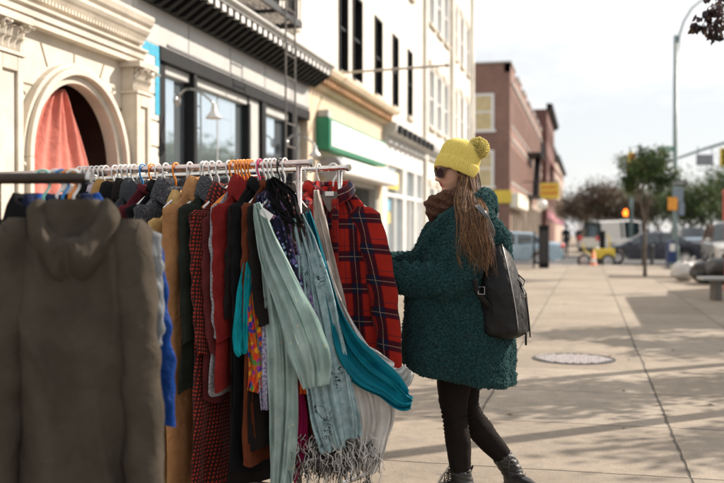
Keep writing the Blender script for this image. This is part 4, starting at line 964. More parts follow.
# vault light cover in the sidewalk
q = at(574, 359, 9.33); vc = thing('vault_cover', 'round cast iron cover set with rows of pale glass discs in the sidewalk', 'manhole cover', (q.x, q.y, .001))
MB().lathe([(.41, 0), (.41, .006), (.385, .009), (.38, .004), (0, .0041)], (0, 0, 0), 48).build('plate', simple('worn_iron_plate', (.045, .043, .04), .5, .2, 20, .4, 60, metal=.5), vc)
m = MB()
for i in range(-6, 7):
    for j in range(-6, 7):
        x = i * .07 + (j % 2) * .035; y = j * .062
        if x * x + y * y < .355 ** 2: m.lathe([(.023, .004), (.020, .009), (0, .011)], (x, y, 0), 9)
o = m.build('glass_disc_field', simple('pale_vault_glass', (.68, .60, .58), .15, .2, 30), vc)

# ================================================================ things beyond the right edge that throw the shade on the sidewalk
TR = thing('added_shade_truck', 'white box truck added unseen beyond the right edge to shade the sidewalk', 'truck', (5.1, 20, -.14), R(90));  # unseen truck, added only for the shade it throws
MB().box(-4.2, 2.0, -1.1, 1.1, .9, 3.0).build('cargo_box', CWH, TR, bevel=.04); MB().prism([(2.05, .5), (4.0, .5), (4.0, 1.3), (3.5, 2.25), (2.05, 2.35)], -1.0, 1.0, 'y').build('cab', CWH, TR, bevel=.05); MB().box(-4.2, 2.0, -.9, .9, .5, .89).build('chassis', BUMP, TR)
for x in (-2.9, 3.0):
    for s_ in (-1, 1): MB().lathe([(0, -.12), (.45, -.14), (.47, 0), (.45, .14), (0, .12)], (x, s_ * .92, .47), 24, Euler((R(90), 0, 0)).to_matrix()).build('wheel', TYRE, TR, smooth=True)
tree('leafy tree added unseen just beyond the right edge to shade the near sidewalk', (3.7, 10.2, 0), 5.2, 2.6, 1.9, 3600, .075, LG, 77, name='added_shade_tree', clump=.22, depth=3, r0=.1, lean=(1.2, .6))  # unseen tree, added so its crown dapples the near sidewalk
tree('second leafy tree added unseen beyond the right edge for shade farther on', (3.9, 15.4, 0), 5.6, 2.8, 1.9, 3600, .08, LG, 78, name='added_shade_tree', clump=.22, depth=3, r0=.1, lean=(1.9, .6))  # another unseen tree, added to break up the shade farther on
l2 = thing('lamp_post', 'near street lamp post at the kerb beyond the right edge', 'lamp post', (3.35, 9.05, 0)); MB().tube([(0, 0, 0), (0, 0, 1), (0, 0, 8.6)], [.12, .095, .07], 14).build('pole', POLE, l2, smooth=True)
MB().tube([(0, 0, 8.3), (.5, 0, 9.2), (1.8, 0, 9.5)], .04, 8).build('arm', POLE, l2); MB().ball((2.0, 0, 9.48), (.35, .14, .08)).build('lamp_head', STEEL, l2)
s2 = thing('parking_sign', 'parking sign post at the kerb beyond the right edge', 'sign', (3.25, 13.45, 0), R(48)); MB().box(-.02, .02, -.02, .02, 0, 2.5).build('post', STEEL, s2); MB().box(-.03, -.025, -.42, .42, 2.1, 2.55).build('plate', WH, s2)
# rubbish: a few dry leaves and paper scraps
rnd = random.Random(9); DL = [simple('dry_leaf_tan', (.25, .15, .07), .8), simple('dry_leaf_brown', (.12, .07, .035), .8)]
for i in range(26):
    x = rnd.uniform(-1.5, 2.6); y = rnd.uniform(5.2, 17); c = MB(); c.m = i % 2; s = rnd.uniform(.015, .035); a = rnd.uniform(0, 6.3); u = Vector((math.cos(a), math.sin(a), 0)) * s; v = Vector((-u.y, u.x, 0)) * .5
    q = Vector((x, y, .004)); c.v = [tuple(q - u), tuple(q + v + Vector((0, 0, .006))), tuple(q + u), tuple(q - v + Vector((0, 0, .009)))]; c.face((0, 1, 2, 3)); o = c.build('fallen_leaf', DL)
    tag(o, 'small dry brown leaf lying on the concrete sidewalk', 'leaf', 'dry leaves on the sidewalk')

for i, (x, y, h) in enumerate(((19.5, 38, 8), (20, 46, 9), (19.5, 55, 8.5), (20, 64, 9.5), (19, 74, 8.5))):
    tree(['first', 'second', 'third', 'fourth', 'fifth'][i] + ' green tree on the opposite sidewalk, seen mirrored in the shop panes', (x, y, 0), h, h * .2, h * .42, 3600, .2, LG, 60 + i, name='avenue_tree', group='trees on the opposite sidewalk', clump=.6, depth=3, r0=.16)

# ================================================================ garment racks
ZR = 1.565
EA, DA = Vector((-.244, 3.986)), Vector((-1.166, .584)).normalized()
EB, DB = Vector((-.092, 4.29)), Vector((-1.53, .97)).normalized()
def onrail(px, E, D):
    k = (px - 362) / FPX; t = (E.x - k * E.y) / (k * D.y - D.x); return t
def railpt(E, D, t, z=ZR): return C(E.x + D.x * t, E.y + D.y * t, z)
def rack(label, E, D, ln, z, mat_, r=.016, post=True, inset=.02):
    a = railpt(E, D, 0, 0); b = railpt(E, D, ln, 0); ang = math.atan2((b - a).y, (b - a).x)
    t = thing('clothes_rack', label, 'clothes rack', a, ang)
    m = MB(); m.tube([(-.03, 0, z), (ln + .03, 0, z)], r, 14); m.build('top_rail', mat_, t, smooth=True, auto=True)
    for x in (-.03, ln + .03):
        m = MB(); s = -1 if x < 0 else 1; m.tube([(x, 0, z), (x + s * .012, 0, z)], [r * 1.25, r * 1.1], 14); m.build('end_cap', STEEL, t)
    for x in (inset, ln - inset):
        m = MB(); m.tube([(x, 0, .10), (x, 0, z - r * .8)], r * .85, 12); o = m.build('post', mat_, t, smooth=True)
        m = MB(); m.tube([(x, -.26, .1), (x, .26, .1)], r * .85, 10); f = m.build('foot', mat_, t, smooth=True)
        for y in (-.24, .24):
            m = MB(); m.lathe([(0, -.012), (.03, -.012), (.032, 0), (.03, .012), (0, .012)], (x, y, .034), 16, Euler((R(90), 0, ang)).to_matrix()); m.tube([(x, y, .06), (x, y, .1)], .01, 6); m.build('caster', BLACKP, f)
    m = MB(); m.tube([(inset, 0, .16), (ln - inset, 0, .16)], r * .8, 10); m.build('bottom_rail', mat_, t, smooth=True)
    return t
ROSE = simple('pinkish_chrome', (.62, .52, .50), .25, .2, 30, .1, 150, metal=.9)
rack('near of the two long chrome racks, crammed with coats and scarves', EA, DA, 1.95, ZR, ROSE, .0150, inset=.03)
rack('far chrome rack ending at the tall corner post by the plaid shirt', EB, DB, 1.9, ZR, CHROME, .0140, inset=.012)
EN, DN = Vector((-.855, 2.8)), Vector((-1, .04)).normalized(); ZN = 1.43
rack('dark iron rack nearest the camera holding the grey hoodie', EN, DN, 1.5, ZN, simple('dark_bronze_pipe', (.05, .035, .028), .4, .3, 12, metal=.6), .017, inset=.25)

# ================================================================ hangers and garments
HW = simple('white_plastic', (.72, .72, .70), .35, .04, 10, 0); HO = simple('orange_plastic', (.80, .25, .02), .35, .05, 10, 0); HB = simple('blue_plastic', (.03, .22, .55), .35, .05, 10, 0)
HK = simple('black_plastic', (.02, .02, .02), .4); HT = simple('teal_plastic', (.20, .55, .48), .35); HPK = simple('pink_plastic', (.65, .06, .16), .35)
def hanger_mb(r=.0035, hr=.021, span=.17, up=.0):
    m = MB(); pts = [Vector((-hr * .9, 0, -.03))] + [Vector((hr * math.cos(a), 0, -hr + r + .003 + hr * math.sin(a))) for a in [math.pi - k * math.pi / 9 for k in range(0, 10)]]
    pts[0] = Vector((-hr, 0, -.032)); pts += [Vector((hr * .9, 0, -.045)), Vector((.002, 0, -.07)), Vector((0, 0, -.105))]
    m.tube(pts, r, 7)
    m.tube([(-span, 0, -.205), (-span * .55, 0, -.155), (0, 0, -.105), (span * .55, 0, -.155), (span, 0, -.205)], [r * 1.2, r * 1.4, r * 1.5, r * 1.4, r * 1.2], 7)
    m.tube([(-span, 0, -.205), (-span * .9, 0, -.22), (span * .9, 0, -.22), (span, 0, -.205)], r, 6); return m
HANG = {}
def hanger(loc, rz, mt, label, group='hangers on the racks', r=.0042):
    if mt.name not in HANG: HANG[mt.name] = hanger_mb(r).build('clothes_hanger', mt, smooth=True); o = HANG[mt.name]
    else: o = HANG[mt.name].copy(); COL.objects.link(o)
    o.location = loc; o.rotation_euler = (0, 0, rz); tag(o, label, 'hanger', group); return o
def wr(x, y, z, s, sc_): return noise.noise(Vector((x * sc_, y * sc_, z * sc_ * .45 + s * 7.3)))
def body_mb(W_, L_, th, seed, flare=.0, nk=.058, sh=.085, fold=.016, front=1, open_=False):
    m = MB(); rows = []; n = 72; nz_r = 46
    for j in range(nz_r):
        t = j / (nz_r - 1); z = -.10 - (L_ - .10) * t ** 1.25
        q = min(1, max(0, (-.10 - z) / sh)); w_ = nk + (W_ - nk) * (q ** .72) if q < 1 else W_ + flare * ((-.10 - z - sh) / (L_ - .1 - sh)) ** 1.2
        tt = th * (.55 + .45 * min(1, (-.10 - z) / .25)); d = min(1, max(0, (-.12 - z) / .5))
        row = []
        for i in range(n):
            a = 2 * math.pi * i / n; c_, s_ = math.cos(a), math.sin(a); x = w_ * math.copysign(abs(c_) ** .75, c_); y = tt * math.copysign(abs(s_) ** .8, s_)
            side = 1 if s_ > 0 else -1
            f = fold * d * (math.sin(x / W_ * 5.5 + seed * 1.7 + side * .9 + z * 1.2) + .6 * math.sin(x / W_ * 11 + seed * 2.9 + z * 2)) + .020 * d * wr(x, side * .4, z, seed, 7) + .010 * wr(x, side * .4, z, seed + 3, 22) * min(1, q)
            y += f * (.35 + .65 * abs(s_)); x += .016 * d * wr(side, z, 0, seed + 5, 5) * (abs(c_) ** 2)
            row.append((x, y, z + (.012 * math.sin(a * 3 + seed) if j == nz_r - 1 else 0)))
        rows.append(row)
    m.grid(rows, True); return m
def sleeve_mb(sg, W_, SL, seed, out=.045, r0=.075, r1=.05, fy=.0, sh=.085, flat=.72, fwd=.0):
    m = MB(); rows = []; n = 28; k = 30
    for j in range(k):
        t = j / (k - 1); c = Vector((sg * (W_ - .035 + out * math.sin(min(1, t * 1.1) * 1.5)), fy * t + fwd * t * t, -.10 - sh - .0 - SL * t + .035))
        r = r0 + (r1 - r0) * t ** .8
        if j == 0: r *= .55
        if t > .93: r *= .93
        row = []
        for i in range(n):
            a = 2 * math.pi * i / n; d = 1 + .20 * noise.noise(Vector((math.cos(a) * 1.3, math.sin(a) * 1.3 + seed * 3, t * 9))) + .10 * math.sin(t * 34 + a * 2 + seed) * (.4 + .6 * math.sin(math.pi * t)) * .6
            row.append(c + Vector((r * d * math.cos(a), r * flat * d * math.sin(a), .012 * math.sin(a + seed) * (.2 + t))))
        rows.append(row)
    m.grid(rows, True, False, False); return m
def collar_mb(kind, front=1, seed=0, nk=.06):
    m = MB(); rows = []; F = front
    if kind == 'shirt': prof = [(0, -.118), (.004, -.09), (.008, -.075), (.016, -.073), (.026, -.092), (.034, -.12)]; gap = .42
    elif kind == 'coat': prof = [(0, -.125), (.006, -.085), (.012, -.066), (.024, -.064), (.040, -.095), (.056, -.145), (.058, -.155)]; gap = .38
    elif kind == 'round': prof = [(.0, -.12), (.0, -.10), (.004, -.092), (.010, -.094), (.014, -.11), (.014, -.125)]; gap = 0
    else: prof = [(0, -.12), (.012, -.09), (.025, -.075), (.045, -.085), (.058, -.12), (.06, -.16), (.05, -.19)]; gap = .5
    n = 40
    for i in range(n + 1):
        a = gap + (2 * math.pi - 2 * gap) * i / n; fr = max(0, math.cos(a)); row = []
        for o_, z in prof:
            r = nk + o_ * (1 + .15 * noise.noise(Vector((a * 2, seed, o_ * 30)))); drop = (.05 if kind != 'round' else .02) * fr
            row.append((math.sin(a) * r * 1.12, F * (math.cos(a) * r * .75), z - drop - (.025 * fr if o_ > .03 else 0) + .005 * noise.noise(Vector((a * 3, seed, 1)))))
        rows.append(row)
    m.grid(rows); return m
def garment(kind, label, loc, rz, mt, W_=.2, L_=.72, SL=.56, collar='shirt', th=.035, seed=0, cmat=None, hang=HW, hl='white plastic hanger on the crowded rack', front=1, flare=.02, out=.03, sleeves=True, group='coats and jackets on the near rack', tagp=None, fold=.016, r0=.07, r1=.05, cat=None, fy=0., fwd=0., tilt=0., flat=.72, sh=.085):
    t = thing(kind, label, cat or kind, loc, rz, group); t.rotation_euler = (0, tilt, rz)
    body_mb(W_, L_, th, seed, flare, front=front, fold=fold, sh=sh).build('body', mt, t, smooth=True)
    if sleeves:
        for sg in (-1, 1): sleeve_mb(sg, W_, SL, seed + sg, out, r0, r1, fy, fwd=fwd, flat=flat, sh=sh).build('sleeve', mt, t, smooth=True)
    o = collar_mb(collar, front, seed).build('collar', cmat or mt, t, smooth=True); s_ = o.modifiers.new('s', 'SOLIDIFY'); s_.thickness = .004 if collar == 'shirt' else .008; s_.offset = 0
    if tagp:
        m = MB(); x, z = tagp; m.box(x - .014, x + .014, front * (th + .045) - .001, front * (th + .045) + .001, z - .05, z); m.tube([(x, front * (th + .0), z + .05), (x, front * (th + .045), z - .004)], .0008, 4); m.build('price_tag', WH, t)
    if hang: hanger(loc, rz, hang, hl)
    return t
def buttons(t, mt, n, z0, dz, y, x=0., r=.006):
    for k in range(n): MB().lathe([(0, .002), (r, .002), (r, -.002)], (x, y, z0 - dz * k), 10, Euler((R(90), 0, 0)).to_matrix()).build('button', mt, t, smooth=True)
# --- cloths
def plaidfn(a, b, c_, line, per=.13):
    def fn(N, L, u, v, uv):
        f1 = ramp_(N, L, math_(N, L, 'FRACT', math_(N, L, 'DIVIDE', u, per)), [(0, .0), (.30, .0), (.34, 1.), (.62, 1.), (.66, .0), (1, 0.)]); f2 = ramp_(N, L, math_(N, L, 'FRACT', math_(N, L, 'DIVIDE', v, per)), [(0, .0), (.30, .0), (.34, 1.), (.62, 1.), (.66, .0), (1, 0.)])
        s = math_(N, L, 'MULTIPLY', math_(N, L, 'ADD', f1, f2), .5); c = ramp_(N, L, s, [(0, a), (.5, b), (1, c_)])
        g = math_(N, L, 'MAXIMUM', stripe(N, L, u, per, .022, .52), stripe(N, L, v, per, .022, .52)); c = mixc(N, L, math_(N, L, 'MULTIPLY', g, .6), c, line)
        g = math_(N, L, 'MAXIMUM', stripe(N, L, u, per, .03, .85), stripe(N, L, v, per, .03, .85)); return mixc(N, L, math_(N, L, 'MULTIPLY', g, .6), c, (.015, .015, .03))
    return fn
PLAID = uvmat('red_navy_plaid', plaidfn((.36, .020, .012), (.06, .007, .014), (.012, .014, .038), (.42, .30, .22), .15), trans=.22, folds=.3)
PLAID2 = uvmat('red_tartan', plaidfn((.5, .03, .02), (.25, .02, .02), (.06, .02, .05), (.5, .35, .25), .09), trans=.2, folds=.3)
def houndfn(N, L, u, v, uv):
    a = stripe(N, L, math_(N, L, 'ADD', u, math_(N, L, 'MULTIPLY', v, .18)), .017, .45); b = stripe(N, L, v, .017, .5); k = math_(N, L, 'MULTIPLY', a, b); return mixc(N, L, k, (.035, .012, .010), (.38, .035, .018))
HOUND = uvmat('red_black_check', houndfn, folds=.3, trans=.05)
def florfn(cols, sc_, bgc, thr=.45):
    def fn(N, L, u, v, uv):
        vo = N.new('ShaderNodeTexVoronoi'); vo.inputs['Scale'].default_value = sc_; mpn = nz_(N, L, uv, 20, 2)
        L.new(uv, vo.inputs[0]); s = N.new('ShaderNodeSeparateXYZ'); L.new(vo.outputs[1], s.inputs[0])
        c = ramp_(N, L, s.outputs[0], [(i / len(cols), k) for i, k in enumerate(cols)], 'CONSTANT'); d = math_(N, L, 'ADD', math_(N, L, 'MULTIPLY', vo.outputs[0], 1.), math_(N, L, 'MULTIPLY', math_(N, L, 'SUBTRACT', mpn, .5), .8))
        return mixc(N, L, ramp_(N, L, d, [(thr, 0.), (thr + .04, 1.)]), c, bgc)
    return fn
FLOR = uvmat('bright_floral', florfn([(.65, .05, .02), (.05, .05, .35), (.75, .35, .02), (.35, .04, .30), (.10, .25, .05)], 45, (.55, .12, .02), .55))
NAVF = uvmat('navy_floral', florfn([(.25, .40, .55), (.02, .03, .10), (.15, .12, .35), (.45, .25, .35)], 60, (.012, .012, .035), .35))
PNKF = uvmat('dark_pink_floral', florfn([(.55, .30, .28), (.1, .03, .03), (.5, .42, .38), (.2, .05, .05)], 50, (.018, .014, .014), .33))
def scriptfn(N, L, u, v, uv):
    n1 = nz_(N, L, uv, 16, 2, .5, 1.5); ring = math_(N, L, 'ABSOLUTE', math_(N, L, 'SUBTRACT', n1, .52)); st = ramp_(N, L, ring, [(.014, 1.), (.024, 0.)])
    mk = ramp_(N, L, nz_(N, L, uv, 4, 2), [(.48, 0.), (.54, 1.)]); bl = ramp_(N, L, nz_(N, L, uv, 8, 4), [(.62, 0.), (.68, .7)])
    base = mixc(N, L, ramp_(N, L, nz_(N, L, uv, 30, 3), [(.35, 0.), (.7, 1.)]), (.33, .48, .51), (.52, .66, .68))
    return mixc(N, L, math_(N, L, 'MAXIMUM', math_(N, L, 'MULTIPLY', st, mk), math_(N, L, 'MULTIPLY', bl, .6)), base, (.02, .03, .035))
SCRIPT = uvmat('blue_grey_script_print', scriptfn, trans=.45)
def seafn(N, L, u, v, uv):
    c = mixc(N, L, ramp_(N, L, nz_(N, L, uv, 9, 3), [(.3, 0.), (.7, 1.)]), (.42, .56, .53), (.58, .70, .67)); vo = N.new('ShaderNodeTexVoronoi'); vo.inputs['Scale'].default_value = 26; L.new(uv, vo.inputs[0])
    k = math_(N, L, 'MULTIPLY', ramp_(N, L, vo.outputs[0], [(.14, 1.), (.2, 0.)]), ramp_(N, L, nz_(N, L, uv, 5, 1), [(.5, 0.), (.55, 1.)])); return mixc(N, L, k, c, (.75, .72, .55))
SEA = uvmat('seafoam_gauze', seafn, trans=.5, alpha=.95)
def lacefn(N, L, u, v, uv): return mixc(N, L, ramp_(N, L, nz_(N, L, uv, 90, 2), [(.45, 0.), (.55, 1.)]), (.22, .20, .32), (.50, .48, .60))
LACE = uvmat('lilac_lace', lacefn, trans=.25)
def purpfn(N, L, u, v, uv): return mixc(N, L, stripe(N, L, v, .03, .35), (.20, .11, .30), (.38, .27, .48))
PURP = uvmat('purple_stripe', purpfn, trans=.25)
TEALS = uvmat('teal_silk', lambda N, L, u, v, uv: mixc(N, L, ramp_(N, L, nz_(N, L, uv, 6, 2), [(.3, 0.), (.7, 1.)]), (.005, .16, .24), (.01, .26, .33)), rough=.45, trans=.45, sheen=0)
GAUZE = uvmat('white_gauze', lambda N, L, u, v, uv: mixc(N, L, ramp_(N, L, nz_(N, L, uv, 8, 3), [(.3, 0.), (.7, 1.)]), (.68, .67, .65), (.80, .79, .77)), trans=.5, alpha=.88)
FB = dict(
    black=fabric('black_wool', (.010, .010, .011)), char=fabric('charcoal_tweed', (.045, .045, .05), (.13, .13, .14)), grey=fabric('dark_grey_wool', (.05, .052, .058)),
    brown=fabric('caramel_wool', (.40, .20, .085)), camel=fabric('camel_cotton', (.50, .32, .13)), must=fabric('mustard_brown', (.34, .20, .07)), burg=fabric('burgundy_knit', (.11, .02, .026), rib=60),
    maroon=fabric('maroon_knit', (.13, .028, .028), rib=70, wb=.6), dred=fabric('deep_red_wool', (.20, .018, .016)), green=fabric('black_green_canvas', (.022, .026, .020)), speck=fabric('speckled_grey_knit', (.22, .21, .22), (.5, .48, .48), rib=50),
    lilac=fabric('pale_lilac_cotton', (.48, .42, .47)), navy=fabric('navy_wool', (.012, .018, .045)), blue=fabric('royal_blue_nylon', (.006, .040, .19), rough=.5, sheen=0, trans=.1), cream=fabric('cream_cotton', (.62, .56, .50), trans=.3), rust=fabric('rust_brown_chiffon', (.16, .045, .02), trans=.35),
    taupe=fabric('taupe_sweatshirt', (.060, .050, .039), None, weave=420, sheen=.0, folds=.35, trans=.03, wb=.12), cyan=fabric('turquoise_cotton', (.01, .36, .42), trans=.3), mag=fabric('magenta_cotton', (.36, .015, .09), trans=.3), orng=fabric('orange_chiffon', (.75, .14, .02), trans=.4), plast=fabric('grey_garment_bag', (.22, .24, .26), rough=.35, sheen=0, trans=.3), blk2=fabric('soft_black_jersey', (.016, .013, .012), weave=200))
# yaw that puts a garment across the rail: its local +x points to the camera side of the rail
YA = math.atan2(DA.y, DA.x) + R(90) + YAW - R(6); YB = math.atan2(DB.y, DB.x) + R(90) + YAW
def railA(px): return railpt(EA, DA, onrail(px, EA, DA), ZR + .0165)
def railB(px): return railpt(EB, DB, onrail(px, EB, DB), ZR + .0155)
rows_ = [ # hook px, kind, label, cloth, collar, W, L, SL, th, yaw jitter, hanger colour, extras
    (80, 'shirt', 'white cotton shirt leftmost on the near long rack', 'cream', 'shirt', .20, .72, .55, .025, 3, HW, {}),
    (88, 'cardigan', 'pale lilac cardigan second from the left on the long rack', 'lilac', 'round', .20, .68, .55, .03, -6, HW, {}),
    (97, 'jacket', 'black jacket between the lilac cardigan and the orange edged shirt', 'black', 'coat', .21, .78, .56, .035, 4, HW, {}),
    (106, 'shirt', 'pale lilac shirt with an orange collar edge', 'lilac', 'shirt', .20, .74, .55, .025, -3, HW, {}),
    (115, 'jacket', 'mustard brown jacket, long, third of the brown ones from the right', 'must', 'coat', .21, 1.30, .58, .035, 5, HW, {}),
    (125, 'coat', 'black coat directly right of the mustard jacket', 'black', 'hood', .22, 1.0, .60, .04, -5, HW, {}),
    (134, 'coat', 'plain black coat hanging under the blue hook', 'blk2', 'coat', .21, 1.2, .60, .035, 5, HW, {}),
    (143, 'jacket', 'dark grey wool jacket left of the orange hook', 'grey', 'coat', .21, .85, .60, .04, -2, HB, {'hl': 'blue plastic hanger on the near long rack'}),
    (152, 'sweater', 'burgundy sweater between two grey coats', 'burg', 'round', .20, .80, .56, .03, 6, HO, {'hl': 'first orange hanger from the left, between grey coats'}),
    (166, 'jacket', 'black jacket squeezed behind the charcoal tweed coat', 'black', 'shirt', .20, 1.1, .58, .03, 1, HW, {}),
    (176, 'coat', 'charcoal tweed coat with a broad collar', 'char', 'coat', .22, 1.0, .62, .04, -5, HO, {'hl': 'orange hanger carrying the charcoal tweed coat'}),
    (190, 'jacket', 'camel jacket with low shoulders and a wide lapel', 'camel', 'coat', .225, 1.32, .50, .03, 3, HW, {'dz': -.06}),
    (206, 'coat', 'caramel brown wool coat with a turned up collar', 'brown', 'coat', .24, 1.34, .64, .04, 5, HW, {}),
    (219, 'coat', 'black green coat with a fuzzy collar right of the caramel coat', 'green', 'coat', .21, 1.0, .6, .04, -4, HW, {'cm': 'char'}),
    (229, 'coat', 'long red and black houndstooth coat with a white tag', 'hound', 'coat', .215, 1.27, .62, .04, 4, HW, {'tagp': (.02, -1.02), 'dz': -.03}),
    (238, 'cardigan', 'maroon ribbed cardigan on an orange hanger', 'maroon', 'round', .20, .98, .58, .035, -3, HO, {'hl': 'orange hanger tilted forward with the maroon cardigan', 'tagp': (.05, -.93), 'dz': -.055}),
    (244, 'sweater', 'speckled pale grey knit sweater behind the deep red jacket', 'speck', 'round', .20, 1.0, .56, .03, 6, HO, {'hl': 'second of the bunched orange hangers from the right', 'tagp': (.1, -.98)}),
    (251, 'jacket', 'deep red wool jacket nearest the scarves', 'dred', 'coat', .205, .98, .58, .035, -4, HO, {'hl': 'last orange hanger beside the white ones'}),
    (260, 'dress', 'long soft black dress left of the seafoam scarf', 'blk2', 'round', .19, 1.28, .5, .035, 5, HPK, {'hl': 'pink hanger among the orange ones'}),
    (266, 'shirt', 'black blouse hidden behind the scarves', 'black', 'shirt', .19, 1.22, .5, .03, -4, HW, {}),
    (274, 'dress', 'dark rust dress behind the blue script scarf', 'rust', 'round', .19, 1.18, .5, .03, 3, HW, {}),
    (280, 'jacket', 'black cardigan under the tangled scarves at the rack end', 'blk2', 'round', .18, 1.12, .5, .03, -2, HK, {'hl': 'black hanger in the tangle of scarves'}),
]
random.seed(21)
for i, (px, kind, lab, cl, col_, W_, L_, SL, th, jit, hg, ex) in enumerate(rows_):
    mt = HOUND if cl == 'hound' else FB[cl]
    t = garment(kind, lab, railA(px), YA + R(jit * .35), mt, W_, L_ * 1.09 if L_ > 1.05 else L_, SL, col_, th * .55, i * 1.37, FB[ex['cm']] if 'cm' in ex else None, hg, ex.get('hl', 'white plastic hanger on the crowded near rack'), 1, .03, .02, tagp=ex.get('tagp'), r0=.072 if kind in ('coat', 'jacket') else .06, fy=random.uniform(-.005, .015), flat=.42, fold=.008, sh=.125, fwd=random.uniform(-.02, .05))
    if 'dz' in ex:
        for ch in [x for x in bpy.data.objects if x.parent == t]: ch.location.z += ex['dz']
    if 'orange collar' in lab: pass
# spare white hooks and beads that crowd the rails
rnd = random.Random(2)
for k, px in enumerate((84, 92, 102, 121, 130, 158, 203, 212, 259, 270, 285)): hanger(railA(px), YA + R(rnd.uniform(-12, 12)), HW, 'white plastic hanger on the crowded near rack')
for k, px in enumerate((233, 241, 248)): hanger(railA(px), YA + R(rnd.uniform(-14, 14)), HO, ['orange hanger at the left of the orange cluster', 'orange hanger in the middle of the orange cluster', 'orange hanger at the right of the orange cluster'][k])
# far rack
rowsB = [(95, 'jacket', 'grey jacket on the far rack behind the lilac shirt', 'grey', 'coat', 1.0), (118, 'coat', 'black coat on the far rack behind the mustard jacket', 'black', 'coat', 1.1), (140, 'sweater', 'navy sweater on the far rack behind the black coats', 'navy', 'round', .8), (165, 'jacket', 'black jacket on the far rack behind the burgundy sweater', 'blk2', 'coat', .9), (190, 'coat', 'dark grey coat on the far rack behind the caramel one', 'grey', 'coat', 1.1), (214, 'coat', 'black coat on the far rack behind the houndstooth', 'black', 'coat', 1.1), (240, 'dress', 'navy dress on the far rack behind the deep red jacket', 'navy', 'round', 1.2), (262, 'dress', 'black dress on the far rack behind the floral scarves', 'black', 'round', 1.2), (282, 'sweater', 'black green parka on the far rack behind the scarf tangle', 'green', 'hood', .9),
         (300, 'blouse', 'navy blouse on the far rack next to the cream one', 'navy', 'shirt', .85), (308, 'blouse', 'cream blouse hanging close to the corner post', 'cream', 'shirt', .72)]
for i, (px, kind, lab, cl, col_, L_) in enumerate(rowsB):
    garment(kind, lab, railB(px), YB + R(rnd.uniform(-5, 5)), FB[cl], .19, L_, .55, col_, .03, 40 + i * 1.9, None, HW, 'white plastic hanger on the far rack', 1, .02, .02, group='clothes on the far rack', r0=.06, flat=.5, fold=.01)
garment('shirt', 'red tartan shirt squeezed between the cream blouse and the big plaid shirt', railB(319), YB + R(4), PLAID2, .18, .70, .5, 'shirt', .03, 61.2, None, HW, 'white hanger holding the red tartan shirt by the post', 1, .0, .01, group='clothes on the far rack', r0=.06)
# the plaid shirt facing the camera at the end of the rail
pl = garment('plaid_shirt', 'red and navy plaid flannel shirt facing the camera at the end of the far rack', railB(333) + Vector((0.0, -.0, 0)), YAW + R(-14), PLAID, .18, .97, .80, 'shirt', .035, 3.3, None, HW, 'white hanger on the rail end above the plaid shirt', -1, .09, .13, group='clothes on the far rack', r0=.075, r1=.058, cat='shirt', fold=.020, fy=-.03, sh=.13, flat=.5)
m = MB(); m.grid([[(.012 + .003 * math.sin(z * 9), -.062 - .01 * math.sin(z * 7), -.16 - z), (.045 + .003 * math.sin(z * 9), -.068 - .01 * math.sin(z * 7), -.16 - z)] for z in [k * .03 for k in range(26)]]); o = m.build('placket', PLAID, pl, smooth=True); s_ = o.modifiers.new('s', 'SOLIDIFY'); s_.thickness = .003
buttons(pl, simple('dark_button', (.05, .03, .03), .3), 7, -.20, .1, -.073, .028)
m = MB(); m.grid([[(-.045, -.045, -.115), (.0, -.048, -.135), (.045, -.045, -.115)], [(-.04, -.05, -.15), (0, -.055, -.19), (.035, -.05, -.15)], [(-.015, -.055, -.20), (0, -.058, -.22), (.015, -.055, -.20)]]); m.build('lining', fabric('grey_fleece_lining', (.22, .19, .17)), pl, smooth=True)
MB().box(-.02, .02, -.062, -.06, -.145, -.125).build('neck_label', WH, pl)

# --- the hoodie nearest the camera, seen from behind with its hood hanging
HL = at(73, 178, 2.80); HL.z = ZN + .018
hd = thing('hoodie', 'faded dark taupe hooded sweatshirt hanging nearest the camera at the left', 'hoodie', HL, YAW + R(6), 'clothes on the iron rack')
TP = FB['taupe']
def hoodie_body():
    m = MB(); rows = []; n = 120; k = 80
    for j in range(k):
        t = j / (k - 1); z = -.085 - 1.02 * t ** 1.15; q = min(1, (-.085 - z) / .13); w_ = .07 + .088 * q ** .8 + .012 * t; tt = .045 + .035 * min(1, t * 2); d = min(1, t * 1.6)
        row = []
        for i in range(n):
            a = 2 * math.pi * i / n; c_, s_ = math.cos(a), math.sin(a); x = w_ * math.copysign(abs(c_) ** .7, c_); y = tt * math.copysign(abs(s_) ** .8, s_); sd = 1 if s_ > 0 else -1
            f = d * (.020 * math.sin(x * 22 + 1.1 + z * 2.5 + 2 * wr(x, sd, z, 1, 3)) + .010 * math.sin(x * 47 + z * 6)) + .045 * d * wr(x, sd, z, 2.2, 5) + .012 * wr(x, sd, z, 5.2, 13) - .030 * d * (1 - min(1, 3.2 * abs(wr(x * 1.3 + z * .35, sd, z * .7, 8.2, 6)))) ** 2
            row.append((x, y + f * (.3 + .7 * abs(s_)), z))
        rows.append(row)
    m.grid(rows, True); return m
hoodie_body().build('body', TP, hd, smooth=True)
for sg in (-1, 1): sleeve_mb(sg, .188, .86, 4.4 + sg, .052, .066, .054, -.055, sh=.075, flat=.85).build('sleeve', TP, hd, smooth=True)
m = MB(); rows = []
U = [(.040, .030, -.165, .045), (.055, .050, -.135, .01), (.072, .080, -.105, -.035), (.088, .105, -.088, -.072), (.102, .128, -.080, -.098), (.116, .148, -.082, -.112), (.130, .166, -.092, -.114), (.142, .180, -.106, -.104), (.150, .190, -.122, -.086), (.154, .194, -.138, -.060)]
